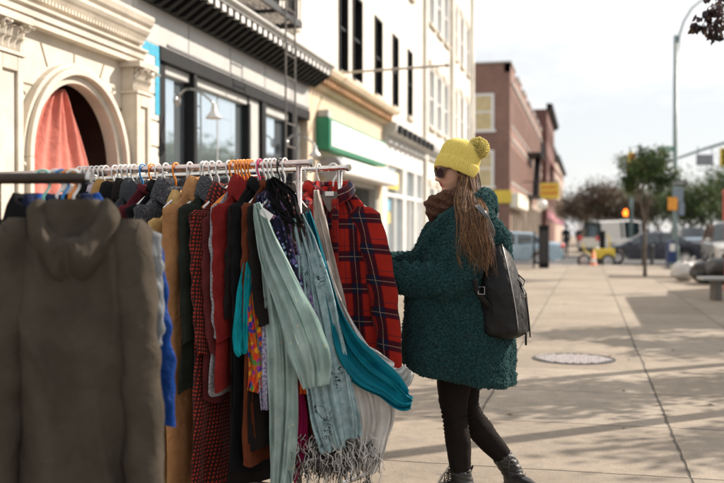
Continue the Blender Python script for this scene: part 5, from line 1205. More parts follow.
for k, (a, b, z0, y) in enumerate(U):
    row = []
    for i in range(61):
        th = math.pi * i / 60; s_ = math.sin(th); nzv = noise.noise(Vector((math.cos(th) * 2.2, s_ * 2.2, k * .35))); f2 = noise.noise(Vector((math.cos(th) * 6, k * .7, 3)))
        row.append((a * .88 * math.cos(th) * (1 + .05 * nzv), y * (.40 + .60 * s_) * 1.15 - .014 * f2 - .018 * nzv + .02 - .010 * math.sin(th * 7 + k * .9) * min(1, k / 4) * s_, z0 - b * s_ ** 1.15 * (1 + .10 * nzv) + .010 * f2))
    rows.append(row)
m.grid(rows); o = m.build('hood', TP, hd, smooth=True); s_ = o.modifiers.new('s', 'SOLIDIFY'); s_.thickness = .009; ss = o.modifiers.new('u', 'SUBSURF'); ss.levels = 1; ss.render_levels = 2
m = MB(); m.tube([(0, U[k][3] * 1.15 + .014, U[k][2] - U[k][1] * 1.02) for k in range(4, 9)], .0022, 5); m.build('hood_seam', TP, hd, smooth=True)
m = MB(); m.grid([[(.062 * math.cos(a), .03 + .035 * math.sin(a) * 1.0, z - .02 * math.sin(a)) for a in [math.pi * i / 20 for i in range(21)]] for z in (-.075, -.10, -.16)]); o = m.build('neck_lining', FB['navy'], hd, smooth=True)
m = MB()
for sg in (-1, 1):
    rows = [(sg * (.192 - .03 * math.sin(k * .3)), -.052 - .012 * (k % 2) * 0, -.15 - k * .03) for k in range(9)]; m.tube([(p[0], p[1] - .0, p[2]) for p in rows], .0022, 5)
m.build('armhole_seam', TP, hd, smooth=True)
for ch in [x for x in bpy.data.objects if x.parent == hd]: ch.location.y -= .085; ch.location.x += .022
hanger(HL, YAW + R(6), HW, 'white hanger holding the taupe hoodie', 'hangers on the iron rack')
hk2 = HL + Vector((-.035, .03, 0)); hk3 = HL + Vector((-.075, .06, 0))
# clothes behind the hoodie on the iron rack
def nearg(px, dy, kind, lab, mt, hg, hl, yaw, W_=.21, L_=.8, SL=.6, collar='coat', seed=70, off=.04, sout=.03, **kw):
    p = C(*((lambda t: (EN.x + DN.x * t, EN.y + DN.y * t))(onrail(px, EN, DN))), ZN + .018)
    t = garment(kind, lab, p, YAW + R(yaw), mt, W_, L_, SL, collar, .02, seed, None, hg, hl, -1, .02, sout, group='clothes on the iron rack', flat=.4, sh=.11, **kw)
    for ch in [x for x in bpy.data.objects if x.parent == t]: ch.location.y += off
    return t
nearg(69, 0, 'garment_bag', 'translucent grey plastic over a garment peeking out at the hoodie shoulder', FB['plast'], HO, 'orange hanger behind the hoodie', 5, .235, .55, .35, 'round', 71, cat='garment bag', off=.01)
nearg(62, 0, 'jacket', 'royal blue nylon jacket whose sleeve shows right of the hoodie', FB['blue'], HB, 'blue hanger behind the hoodie', 4, .245, .74, .60, 'coat', 72.5, fy=0, off=.07, sout=.065)
nearg(56, 0, 'jacket', 'navy jacket between the royal blue one and the teal hanger', FB['navy'], HW, 'white hanger on the iron rack beside the blue one', 8, .22, .74, .56, 'coat', 73.5)
nearg(43, 0, 'coat', 'black coat on the teal hanger at the left edge', FB['black'], HT, 'teal hanger sloping down at the left edge', 8, .2, .8, .6, 'coat', 75)

# --- scarves: ribbons of cloth hung over hangers
def scarf(name, label, pts, mt, folds=3, amp=.010, seed=0, group='scarves at the rack end', cat='scarf', thick=.0015, sub=10, close=False, gather=1.):
    P = [at(a, b, d) for a, b, d, w_ in pts]; Wd = [w_ / FPX * d for a, b, d, w_ in pts]; o_ = P[0].copy()
    side0 = C(1, 0, 0); depth = C(0, 1, 0); rows = []; n = 64
    def cat_(v, i, t):
        a, b, c_, d = v[max(i - 1, 0)], v[i], v[min(i + 1, len(v) - 1)], v[min(i + 2, len(v) - 1)]
        return .5 * ((2 * b) + (c_ - a) * t + (2 * a - 5 * b + 4 * c_ - d) * t * t + (3 * b - a - 3 * c_ + d) * t ** 3)
    for i in range(len(P) - 1):
        for k in range(sub + (1 if i == len(P) - 2 else 0)):
            t = k / sub; c_ = cat_(P, i, t); w_ = cat_(Wd, i, t); c2 = cat_(P, i, min(1, t + .02)) if t < .97 else c_ + (c_ - cat_(P, i, t - .02)); tg = (c2 - c_)
            tg = tg.normalized() if tg.length > 1e-7 else Vector((0, 0, -1)); sd = depth.cross(tg).normalized() * (-1 if depth.cross(tg).dot(side0) < 0 else 1)
            L_ = (i + t) / (len(P) - 1); row = []
            for j in range(n):
                s_ = j / (n - 1) * 2 - 1; ph = s_ * folds * 3.0 + seed + 1.3 * math.sin(L_ * 5 + seed); pz = math.sin(ph * 1.5); dpt = amp * math.copysign(abs(pz) ** .6, pz) * .8 + amp * .45 * math.sin(ph * 3.1 + L_ * 6) + .006 * noise.noise(Vector((s_ * 7, L_ * 9, seed))) + .012 * noise.noise(Vector((s_ * 1.5, L_ * 5, seed)))
                row.append(c_ + sd * (w_ / 2 * (s_ + .10 * math.cos(ph) * .8) * (1 + .10 * noise.noise(Vector((L_ * 6, seed, .5 if s_ > 0 else 4))))) + depth * dpt - o_ + tg * (.006 * noise.noise(Vector((s_ * 4, L_ * 3, seed)))))
            rows.append(row)
    m = MB(); m.grid(rows); ob = m.build(name, mt, smooth=True); ob.location = o_; s_ = ob.modifiers.new('s', 'SOLIDIFY'); s_.thickness = thick; s_.offset = 0
    tag(ob, label, cat, group); return ob
D = 3.82
scarf('scarf', 'seafoam gauze scarf with folded glittering end swinging right', [(257, 203, D, 6), (262, 222, D, 15), (271, 255, D, 24), (287, 295, D - .02, 32), (302, 335, D - .03, 40), (311, 365, D - .03, 38), (315, 387, D - .02, 26)], SEA, 2.2, .010, 1)
scarf('scarf', 'long seafoam tail hanging straight down to the fringe', [(261, 212, D + .03, 7), (267, 250, D + .03, 14), (275, 290, D + .03, 22), (281, 340, D + .03, 30), (283, 390, D + .03, 28), (283, 440, D + .03, 25), (281, 484, D + .03, 20), (281, 500, D + .03, 16)], SEA, 1.6, .012, 2)
scarf('scarf', 'blue grey scarf with black script print', [(299, 214, D + .09, 10), (303, 240, D + .08, 24), (313, 280, D + .07, 30), (325, 330, D + .06, 32), (336, 385, D + .05, 36), (345, 425, D + .05, 34), (348, 440, D + .05, 30)], SCRIPT, 2, .009, 3)
scarf('scarf', 'second fold of script printed scarf lower and to the left', [(303, 255, D + .07, 14), (308, 310, D + .05, 22), (315, 360, D + .04, 28), (324, 410, D + .03, 32), (333, 452, D + .03, 28)], SCRIPT, 2, .010, 4.5)
scarf('scarf', 'teal silk scarf blown out to the right over white gauze', [(308, 212, D + .11, 5), (315, 236, D + .10, 8), (324, 272, D + .09, 10), (334, 312, D + .08, 16), (347, 346, D + .06, 30), (366, 370, D + .05, 38), (388, 386, D + .04, 30), (403, 400, D + .03, 24), (412, 402, D + .03, 12)], TEALS, 1.8, .014, 5)
scarf('scarf', 'white gauze shawl hanging below the teal scarf', [(324, 262, D + .13, 8), (336, 310, D + .12, 20), (350, 350, D + .11, 38), (365, 385, D + .10, 60), (370, 415, D + .09, 56), (366, 440, D + .09, 46), (361, 472, D + .09, 30)], GAUZE, 3.2, .016, 6)
scarf('scarf', 'white gauze end fluttering right beneath the plaid cuff', [(352, 350, D + .12, 22), (370, 366, D + .10, 36), (388, 380, D + .10, 34), (401, 378, D + .10, 24), (410, 370, D + .10, 14)], GAUZE, 2.4, .014, 7.7)
scarf('scarf', 'purple striped scarf between the rust and the script scarves', [(277, 196, D + .10, 6), (285, 225, D + .09, 12), (294, 262, D + .07, 14), (305, 300, D + .05, 15), (316, 333, D + .05, 11)], PURP, 1.3, .008, 8)
scarf('scarf', 'dark scarf with pink flowers tangled at the rack end', [(283, 183, D + .10, 10), (287, 205, D + .09, 22), (295, 235, D + .08, 24), (303, 275, D + .09, 24), (312, 320, D + .10, 20)], PNKF, 2.2, .012, 9)
scarf('scarf', 'navy flowered scarf right of the seafoam one', [(262, 192, D + .09, 12), (268, 212, D + .08, 22), (278, 245, D + .05, 26), (289, 285, D + .04, 26), (299, 325, D + .05, 20)], NAVF, 2.2, .012, 10)
scarf('scarf', 'rust chiffon scarf under the purple one', [(279, 215, D + .12, 12), (291, 255, D + .10, 24), (302, 300, D + .10, 30), (313, 345, D + .11, 26), (312, 400, D + .12, 26), (310, 440, D + .12, 22)], FB['rust'], 2, .012, 11)
scarf('scarf', 'lilac lace scarf along the left of the seafoam tail', [(262, 268, D + .06, 8), (267, 310, D + .05, 16), (269, 355, D + .05, 20), (266, 395, D + .05, 13), (265, 410, D + .05, 10)], LACE, 1.4, .009, 12)
scarf('scarf', 'brightly flowered scarf in orange purple and green', [(250, 275, D + .06, 8), (252, 305, D + .05, 13), (256, 340, D + .05, 17), (258, 370, D + .05, 18), (253, 392, D + .05, 12)], FLOR, 1.3, .008, 13)
scarf('scarf', 'turquoise cotton scarf looped left of the flowered one', [(247, 262, D + .05, 6), (244, 290, D + .04, 12), (241, 325, D + .04, 15), (241, 348, D + .04, 15), (243, 354, D + .04, 11)], FB['cyan'], 1.2, .009, 14)
scarf('scarf', 'magenta scarf end low between seafoam and rust', [(291, 330, D + .09, 8), (292, 380, D + .08, 16), (296, 425, D + .08, 22), (293, 455, D + .08, 22), (289, 482, D + .08, 14)], FB['mag'], 1.6, .010, 15)
scarf('scarf', 'small orange chiffon end beneath the folded seafoam scarf', [(303, 360, D + .05, 5), (304, 376, D + .05, 8), (303, 394, D + .05, 7)], FB['orng'], 1, .006, 16)
scarf('scarf', 'narrow rust belt hanging by the white price tags', [(247, 372, D + .07, 6), (249, 400, D + .07, 8), (252, 440, D + .07, 7)], FB['rust'], .8, .004, 17)
scarf('scarf', 'black fringed shawl at the bottom of the scarves', [(305, 300, D + .15, 14), (310, 360, D + .15, 26), (318, 410, D + .15, 50), (326, 448, D + .15, 74), (328, 458, D + .15, 78)], FB['blk2'], 3, .014, 18)
scarf('scarf', 'black chiffon knot at the hooks above the flowered scarves', [(270, 178, D + .10, 8), (277, 190, D + .08, 24), (284, 202, D + .08, 28), (290, 214, D + .08, 18), (300, 224, D + .08, 8)], FB['black'], 2.5, .014, 19.5)
scarf('scarf', 'long cream strip of cloth beside the corner post', [(316, 190, D + .26, 5), (320, 220, D + .25, 12), (328, 262, D + .24, 16), (337, 310, D + .23, 18), (345, 350, D + .22, 14)], FB['cream'], 1.2, .008, 21)
# curled grey fringe
FR = fabric('silver_fringe', (.60, .58, .55), None, 200, trans=.2); FR2 = fabric('dark_fringe', (.03, .025, .024), None, 200)
rnd = random.Random(6); m = MB(); o0 = at(325, 455, D + .1)
for k in range(900):
    px = rnd.triangular(280, 382, 335); py = 448 + rnd.uniform(-16, 16) + abs(px - 328) * .05; p = at(px, py, D + rnd.uniform(.03, .18)) - o0; pts = [p]; d = Vector((rnd.uniform(-.35, .35), rnd.uniform(-.3, .3), -1)).normalized(); crl = rnd.choice((-1, 1)) * rnd.uniform(.2, .9); ln = rnd.uniform(.05, .12); sw = rnd.uniform(0, 6)
    for j in range(9):
        d = (Matrix.Rotation(crl * math.sin(j * .9 + sw), 3, C(0, 1, 0)) @ Matrix.Rotation(crl * .7 * math.cos(j * 1.1 + sw), 3, C(1, 0, 0)) @ d + Vector((0, 0, -.10))).normalized(); pts.append(pts[-1] + d * ln / 9)
    m.m = 0 if rnd.random() < .55 else 1; m.tube(pts, rnd.uniform(.0010, .0022), 5)
ob = m.build('fringe', [FR, FR2], smooth=True); ob.location = o0; tag(ob, 'curling silver and black fringe at the bottom of the scarf bundle', 'fringe')
for k, (px, py) in enumerate(((246, 178), (256, 176), (265, 180), (276, 176), (290, 178))):
    pass
wt = thing('price_tag', 'white cardboard tag stuck up among the hooks over the navy scarf', 'tag', at(266, 214, D - .01), YAW)
MB().obox((0, 0, 0), (.055, .001, .03), Euler((0, R(35), 0)).to_matrix()).build('card', WH, wt); MB().tube([(-.02, 0, .012), (-.05, 0, .04)], .001, 4).build('string', WH, wt)
# ================================================================ the woman
WL = C((455 - 362) / FPX * 4.45, 4.45, 0)
wm = thing('person', 'woman in a yellow bobble hat and fuzzy dark teal coat browsing the rack in profile', 'person', WL, YAW)
V = Vector
# --- head, built facing -x, then turned a little to the camera and bowed
HM = Matrix.Translation((-.002, 0, 1.570)) @ Matrix.Rotation(R(15), 4, 'Z') @ Matrix.Rotation(R(-12), 4, 'Y') @ Matrix.Scale(.945, 4)
def itp(z, pts):
    for (a, b), (c, d) in zip(pts, pts[1:]):
        if a <= z <= c: t = (z - a) / (c - a); t = t * t * (3 - 2 * t) * .5 + t * .5; return b + (d - b) * t
    return pts[0][1] if z < pts[0][0] else pts[-1][1]
FRONT = [(-.118, .030), (-.112, .060), (-.103, .080), (-.092, .087), (-.080, .083), (-.070, .087), (-.058, .089), (-.045, .088), (-.02, .084), (.0, .080), (.012, .082), (.03, .091), (.055, .088), (.08, .068), (.098, .035), (.107, .004)]
BACK = [(-.118, -.005), (-.10, .03), (-.08, .055), (-.05, .072), (-.01, .088), (.03, .095), (.06, .088), (.085, .066), (.10, .032), (.107, .004)]
HALF = [(-.118, .018), (-.112, .032), (-.10, .043), (-.08, .053), (-.05, .062), (-.02, .069), (.02, .074), (.05, .073), (.08, .056), (.10, .028), (.107, .003)]
g_ = lambda a, s: math.exp(-(a / s) ** 2)
def head_mb():
    m = MB(); rows = []; n = 96; k = 110
    for j in range(k + 1):
        z = -.118 + .225 * j / k; f, b, h = itp(z, FRONT), itp(z, BACK), itp(z, HALF); row = []
        for i in range(n):
            a = 2 * math.pi * i / n; c_, s_ = math.cos(a), math.sin(a); x = -(f if c_ > 0 else b) * math.copysign(abs(c_) ** .85, c_); y = h * math.copysign(abs(s_) ** .92, s_)
            if c_ > 0:
                nose = .027 * g_(y, .0105 + .006 * g_(z + .036, .014)) * (g_(z + .033, .011) + .62 * g_(z + .018, .013) * 1. + .34 * g_(z + .0, .013)); nose = min(nose, .029 * g_(y, .016))
                al = .008 * (g_(y - .013, .006) + g_(y + .013, .006)) * g_(z + .038, .007)
                lips = .0065 * g_(y, .019) * (g_(z + .0545, .0038) + 1.05 * g_(z + .0645, .0042)) - .003 * g_(y, .02) * g_(z + .0595, .0022)
                sock = -.010 * (g_(y - .031, .017) + g_(y + .031, .017)) * g_(z - .004, .012) + .004 * (g_(y - .030, .011) + g_(y + .030, .011)) * g_(z - .001, .008)
                cheek = .006 * (g_(y - .042, .018) + g_(y + .042, .018)) * g_(z + .022, .018); chin = .005 * g_(y, .018) * g_(z + .093, .010); phil = -.0015 * g_(y, .004) * g_(z + .047, .005)
                x -= nose + al + lips + sock + cheek + chin + phil
            row.append(HM @ V((x, y, z)))
        rows.append(row)
    m.grid(rows, True, True, True); return m
bm_ = head_mb()
for s_ in (-1, 1):      # ears
    bm_.ball(HM @ V((.012, s_ * .074, -.008)), (.015, .007, .029), 14, 10, (HM.to_3x3() @ Matrix.Rotation(R(-10), 3, 'Y')))
bm_.tube([(.045, 0, 1.33), (.043, -.004, 1.42), (.03, -.004, 1.50)], [.066, .056, .054], 20)
bm_.tube([(.03, 0, .84), (.03, 0, .94), (.03, 0, 1.08), (.03, 0, 1.24), (.045, 0, 1.345), (.045, 0, 1.385)], [.15, .155, .12, .135, .12, .07], 24)
bm_.tube([(.045, -.13, 1.33), (.045, 0, 1.34), (.045, .13, 1.33)], [.06, .075, .06], 16)
LEG1 = [(.02, -.085, .88), (.0, -.085, .70), (-.012, -.082, .56), (-.012, -.08, .43), (-.006, -.08, .38), (.008, -.08, .28), (.016, -.08, .19), (.024, -.08, .10), (.03, -.08, .07)]; LR1 = [.10, .088, .078, .058, .053, .057, .050, .038, .036]
LEG2 = [(.045, .085, .88), (.05, .085, .70), (.055, .08, .55), (.062, .075, .44), (.085, .075, .375), (.140, .08, .295), (.19, .08, .235), (.245, .085, .17), (.285, .09, .11), (.30, .09, .08)]; LR2 = [.10, .088, .076, .060, .056, .058, .052, .042, .038, .037]
bm_.tube(LEG1, [r - .009 for r in LR1], 20); bm_.tube(LEG2, [r - .009 for r in LR2], 20)
bm_.tube([(.035, -.08, .035), (-.05, -.08, .03), (-.15, -.085, .022)], [.032, .033, .02], 12); bm_.tube([(.29, .09, .05), (.325, .03, .035), (.385, -.06, .025)], [.030, .030, .018], 12)
ARM_N = [(.045, -.155, 1.325), (.015, -.215, 1.18), (-.02, -.235, 1.055), (-.05, -.235, 1.035), (-.20, -.16, 1.045), (-.345, -.045, 1.06)]; AR_ = [.05, .045, .040, .038, .034, .026]
ARM_F = [(.045, .155, 1.325), (-.03, .21, 1.20), (-.09, .225, 1.11), (-.12, .22, 1.10), (-.27, .17, 1.10), (-.40, .13, 1.10)]
bm_.tube(ARM_N, AR_, 14); bm_.tube(ARM_F, AR_, 14)
def hand(w, d, up, sg, curl):
    d = V(d).normalized(); up = V(up); up = (up - d * up.dot(d)).normalized(); sd = d.cross(up) * sg; w = V(w)
    Mx = Matrix((d, sd, up)).transposed()
    bm_.tube([w - d * .02, w + d * .01], [.026, .024], 12, flat=.8); bm_.ball(w + d * .05, (.048, .038, .014), 16, 10, Mx); bm_.ball(w + d * .03 - sd * .02, (.03, .018, .015), 12, 8, Mx)
    for k, (off, ln) in enumerate(((-.027, .070), (-.009, .079), (.009, .073), (.026, .058))):
        p = w + d * (.085 - .004 * abs(k - 1.3)) + sd * off; pts = [p - d * .02]; dd = d.copy()
        for q in range(4):
            dd = (dd - up * curl * (.8 + .12 * k)).normalized(); pts.append(pts[-1] + dd * (ln / 3.2 + (.02 if q == 0 else 0)))
        bm_.tube(pts, [.0085, .0085, .008, .0074, .006], 10)
    p = w + d * .025 - sd * .034; pts = [p, p + d * .022 - sd * .014 - up * .006, p + d * .045 - sd * .013 - up * .016, p + d * .062 - sd * .004 - up * .026]; bm_.tube(pts, [.012, .0105, .009, .007], 10)
hand(ARM_N[-1], (-1, .05, -.12), (-.1, -.6, .8), 1, .42); hand(ARM_F[-1], (-1, -.1, -.1), (0, .5, .85), -1, .42)
me = remesh(bm_, .0042, 1)
def skinmat():
    m, N, L, P = newmat('skin'); t = N.new('ShaderNodeTexCoord').outputs['Object']
    c = ramp_(N, L, nz_(N, L, t, 14, 4), [(.3, (.50, .27, .175)), (.7, (.60, .345, .235))]); L.new(c, P.inputs['Base Color']); P.inputs['Roughness'].default_value = .48
    P.inputs['Subsurface Weight'].default_value = .25; P.inputs['Subsurface Radius'].default_value = (.012, .004, .002); bump_(N, L, P, nz_(N, L, t, 300, 3), .12, .001); return m
SKIN = skinmat(); LIP = simple('lip_rose', (.42, .11, .10), .35, .1, 60, .1)
body = link_mesh(me, 'body', [SKIN, LIP], wm); HI = HM.inverted()
for p in me.polygons:
    q = HI @ p.center
    if q.x < -.082 and abs(q.y) < .0235 - 1.1 * abs(q.z + .0595) and -.0695 < q.z < -.0495: p.material_index = 1
# brows
HAIRM = [simple('chestnut_hair', (.11, .05, .024), .55, .3, 40, .1, spec=.35), simple('dark_brown_hair', (.035, .016, .009), .55, .3, 40, .1, spec=.35), simple('honey_hair', (.30, .155, .065), .55, .3, 40, .1, spec=.35)]
# --- leggings
def leg_mb(P_, R_, seed, kz):
    m = MB(); n = 36; Pv = [V(p) for p in P_]; rows = []; k = 90; t3 = None
    for j in range(k + 1):
        t = j / k * (len(Pv) - 1); i = min(int(t), len(Pv) - 2); f = t - i; g = lambda a: a; a0, a1, a2, a3 = Pv[max(i - 1, 0)], Pv[i], Pv[i + 1], Pv[min(i + 2, len(Pv) - 1)]
        c_ = .5 * ((2 * a1) + (a2 - a0) * f + (2 * a0 - 5 * a1 + 4 * a2 - a3) * f * f + (3 * a1 - a0 - 3 * a2 + a3) * f ** 3); r = R_[i] + (R_[i + 1] - R_[i]) * f + .0035
        tg = (a2 - a0 if f < .5 else a3 - a1).normalized(); sx = V((0, 1, 0)).cross(tg).normalized(); sy = tg.cross(sx)
        row = []
        for q in range(n):
            a = 2 * math.pi * q / n; w_ = g_(c_.z - kz, .09) * .0035 * math.sin(c_.z * 330 + math.sin(a * 2 + seed) * 1.5) + .0035 * noise.noise(V((math.cos(a) * 2, math.sin(a) * 2 + seed, c_.z * 18))) + g_(c_.z - .12, .05) * .003 * math.sin(c_.z * 420 + a)
            row.append(c_ + sx * (r + w_) * math.cos(a) + sy * (r + w_) * .97 * math.sin(a))
        rows.append(row)
    m.grid(rows, True); return m
LEGM = fabric('brown_black_leggings', (.014, .011, .010), None, 500, .85, .0, .2, .1, .0, .25)
m = leg_mb(LEG1, LR1, 0, .40); b_ = leg_mb(LEG2, LR2, 3, .38); k = len(m.v); m.v += b_.v; m.f += [tuple(i + k for i in f) for f in b_.f]; m.uv += b_.uv; m.mi += b_.mi
m.build('leggings', LEGM, wm, smooth=True)
# --- boots
LEATH = simple('black_leather', (.014, .012, .011), .55, .3, 20, .35, 90, spec=.6); SOLE = simple('boot_sole', (.012, .012, .012), .7); LACE_ = simple('boot_lace', (.03, .028, .025), .8)
def boot(shaft, ank, phi, lab=None):
    ank = V(ank); Rz = Matrix.Rotation(phi, 3, 'Z'); T = lambda p: ank + Rz @ V(p)      # toe points to local -x
    m = MB(); m.tube(shaft, [.052, .050, .052, .05], 20)
    m.tube([T(p) for p in ((.035, 0, .052), (.0, 0, .062), (-.06, 0, .056), (-.12, -.002, .046), (-.185, -.004, .038))], [.034, .044, .043, .042, .026], 16)
    me = remesh(m, .0055, 2)
    for v in me.vertices: v.co = v.co + v.normal * (.003 * noise.noise(v.co * 34) + .0012 * math.sin(v.co.z * 300 + v.co.x * 80))
    bo = link_mesh(me, 'boot', LEATH, wm)
    m = MB()
    for z0, z1, pr in ((.0, .020, [(.068, -.03), (.072, 0), (.068, .03), (-.03, .032), (-.11, .046), (-.185, .040), (-.208, 0), (-.185, -.042), (-.11, -.046), (-.03, -.032)]), (.0202, .032, [(.068, -.03), (.072, 0), (.068, .03), (.0, .031), (.0, -.031)])):
        m.prism([tuple(T((x, y, 0)))[:2] for x, y in pr], z0, z1, 'z')
    m.build('sole', SOLE, bo, bevel=.004); fr = Rz @ V((-.052, 0, 0)); sd = Rz @ V((0, 1, 0)); top = V(shaft[0]); bot = T((-.075, 0, .10)); m = MB()
    for q in range(6):
        c_ = (top + fr).lerp(bot, q / 5.); m.tube([c_ - fr * .25 - sd * .026, c_ + fr * .1, c_ - fr * .25 + sd * .026], .0028, 6)
    m.tube([top + fr - sd * .02, top + fr * 1.5 - sd * .03 + V((0, 0, -.01)), top + fr * 1.45 - sd * .03 + V((0, 0, -.05)), top + fr], .0024, 6); m.tube([top + fr, top + fr * 1.4 + sd * .02 + V((0, 0, -.04)), top + fr * 1.5 + sd * .02 + V((0, 0, -.075))], .0024, 6); m.build('laces', LACE_, bo)
    m = MB(); m.tube([top - fr * .9 - sd * .008 + V((0, 0, -.01)), top - fr * 1.15 - sd * .008 + V((0, 0, .02)), top - fr * 1.15 + sd * .008 + V((0, 0, .02)), top - fr * .9 + sd * .008 + V((0, 0, -.01))], .003, 6); m.build('pull_loop', LACE_, bo)
boot([(.018, -.08, .150), (.024, -.08, .115), (.030, -.08, .085), (.034, -.08, .06)], (.034, -.08, 0), 0)
boot([(.238, .085, .178), (.262, .087, .145), (.285, .089, .11), (.298, .09, .07)], (.292, .082, 0), R(123))
# --- coat
m = MB(); rings = [(.588, .014, .262, .265), (.66, .012, .262, .270), (.80, .010, .262, .270), (.95, .010, .250, .262), (1.08, .018, .226, .255), (1.18, .028, .196, .248), (1.27, .038, .165, .236), (1.34, .048, .138, .205), (1.39, .062, .115, .150), (1.43, .075, .098, .115), (1.455, .082, .088, .095)]
rows = []; n = 100
for j in range(61):
    t = j / 60 * (len(rings) - 1); i = min(int(t), len(rings) - 2); f = t - i; z, cx, rx, ry = [a + (b - a) * f for a, b in zip(rings[i], rings[i + 1])]; lo = max(0, (1.1 - z) / .5); row = []
    for q in range(n):
        a = 2 * math.pi * q / n; c_, s_ = math.cos(a), math.sin(a); d = 1 + lo * (.035 * math.sin(a * 5 + 1) + .022 * math.sin(a * 9 + z * 3)) + .05 * noise.noise(V((c_ * 1.5, s_ * 1.5, z * 4)))
        x = cx + rx * d * math.copysign(abs(c_) ** .85, c_); y = ry * d * math.copysign(abs(s_) ** .9, s_); row.append((x, y, z - .17 * (x - cx) * max(0, 1 - (z - .588) / .5)))
    rows.append(row)
m.grid(rows, True, True, True)
m.tube(ARM_N[:1] + [(.025, -.19, 1.25)] + ARM_N[1:], [.085, .088, .088, .086, .080, .070, .064], 20); m.tube(ARM_F, [.085, .088, .085, .078, .070, .062], 20)
for k_ in range(5): t = k_ / 4; c_ = V(ARM_N[3]).lerp(V(ARM_N[5]), .1 + t * .75); m.ball(c_ + V((0, -.02, .01)), (.022, .077, .076), 16, 10)
col_ = [(.135, .02, 1.430), (.130, -.08, 1.420), (.10, -.145, 1.405), (.03, -.165, 1.36), (-.04, -.155, 1.315), (-.10, -.12, 1.25), (-.15, -.08, 1.16), (-.165, -.05, 1.05)]
m.tube(col_, [.045, .05, .05, .05, .052, .054, .052, .04], 16, flat=1.0); m.tube([(x, -y, z) for x, y, z in col_], [.045, .05, .05, .05, .052, .054, .052, .04], 16)
m.tube([(.13, .03, 1.39), (.13, .0, 1.39), (.13, -.04, 1.39)], [.06, .07, .06], 14); pass
m.tube([(.06, -.17, 1.36), (.16, -.13, 1.22), (.20, -.05, 1.10)], [.07, .09, .07], 14)
me = remesh(m, .0085, 4)
o = link_mesh(me, 'tmp', [], None); sb = o.modifiers.new('u', 'SUBSURF'); sb.levels = 1; sb.render_levels = 1
dg = bpy.context.evaluated_depsgraph_get(); dg.update(); me2 = bpy.data.meshes.new_from_object(o.evaluated_get(dg)); bpy.data.objects.remove(o)
vn = [v.normal.copy() for v in me2.vertices]
for v, nn in zip(me2.vertices, vn):
    c_ = v.co; d = .0075 * (1 - 2 * abs(noise.noise(c_ * 75))) + .005 * noise.noise(c_ * 150) + .006 * noise.noise(c_ * 22) + .010 * noise.noise(c_ * V((6, 6, 3)).x * .9)
    v.co = c_ + nn * d
def coatmat():
    m, N, L, P = newmat('teal_boucle'); t = N.new('ShaderNodeTexCoord').outputs['Object']
    c = ramp_(N, L, nz_(N, L, t, 110, 3), [(.3, (.006, .020, .021)), (.55, (.014, .042, .044)), (.75, (.032, .080, .082))]); L.new(c, P.inputs['Base Color']); P.inputs['Roughness'].default_value = .95
    P.inputs['Sheen Weight'].default_value = .15; P.inputs['Sheen Roughness'].default_value = .5; P.inputs['Sheen Tint'].default_value = (.25, .6, .6, 1); P.inputs['Specular IOR Level'].default_value = .08
    bump_(N, L, P, nz_(N, L, t, 240, 3, .7), .8, .004); return m
COATM = coatmat(); CURL = simple('teal_yarn', (.045, .118, .118), .9, .5, 60, 0, trans=.4)
coat = link_mesh(me2, 'coat', COATM, wm)
rnd = random.Random(5); mc = MB(); polys = me2.polygons; cnt = 15000; np_ = len(polys)
for _ in range(cnt):
    p = polys[rnd.randrange(np_)]; c_ = p.center; nn = p.normal
    if c_.z < .5: continue
    tv = nn.orthogonal().normalized(); tv = Matrix.Rotation(rnd.uniform(0, 6.28), 3, nn) @ tv; r = rnd.uniform(.003, .0062); pts = [c_ - nn * .002 + tv * r * (math.cos(a) * 1.0) + nn * r * 1.15 * math.sin(a) + nn.cross(tv) * (.0025 * k_) for k_, a in enumerate((0, .8, 1.6, 2.4, 3.1))]
    mc.tube(pts, rnd.uniform(.0009, .0015), 3, cap=False)
mc.build('boucle_pile', CURL, coat, smooth=True)
# --- scarf
m = MB(); rows = []; n = 64
for j in range(26):
    a = 2 * math.pi * j / 25
    rows.append([])
SC = [(.085, .0, 1.475), (.06, -.075, 1.465), (.0, -.100, 1.445), (-.06, -.085, 1.425), (-.105, -.035, 1.405), (-.112, .02, 1.40), (-.08, .08, 1.42), (.0, .105, 1.445), (.07, .06, 1.47), (.085, .0, 1.475)]
m = MB(); m.tube(SC, [.026, .030, .033, .036, .038, .038, .036, .034, .030, .026], 18); m.tube([(.07, -.03, 1.44), (.02, -.095, 1.415), (-.05, -.09, 1.385), (-.098, -.045, 1.36), (-.10, .02, 1.355), (-.05, .08, 1.38)], [.03, .034, .038, .040, .040, .03], 16)
me = remesh(m, .007, 3)
for v in me.vertices: v.co = v.co + v.normal * (.006 * noise.noise(v.co * 26) + .003 * noise.noise(v.co * 90) + .004 * math.sin(v.co.z * 150 + v.co.x * 60))
link_mesh(me, 'scarf', fabric('dark_brown_knit', (.075, .038, .025), (.15, .08, .05), 260, trans=.1), wm)
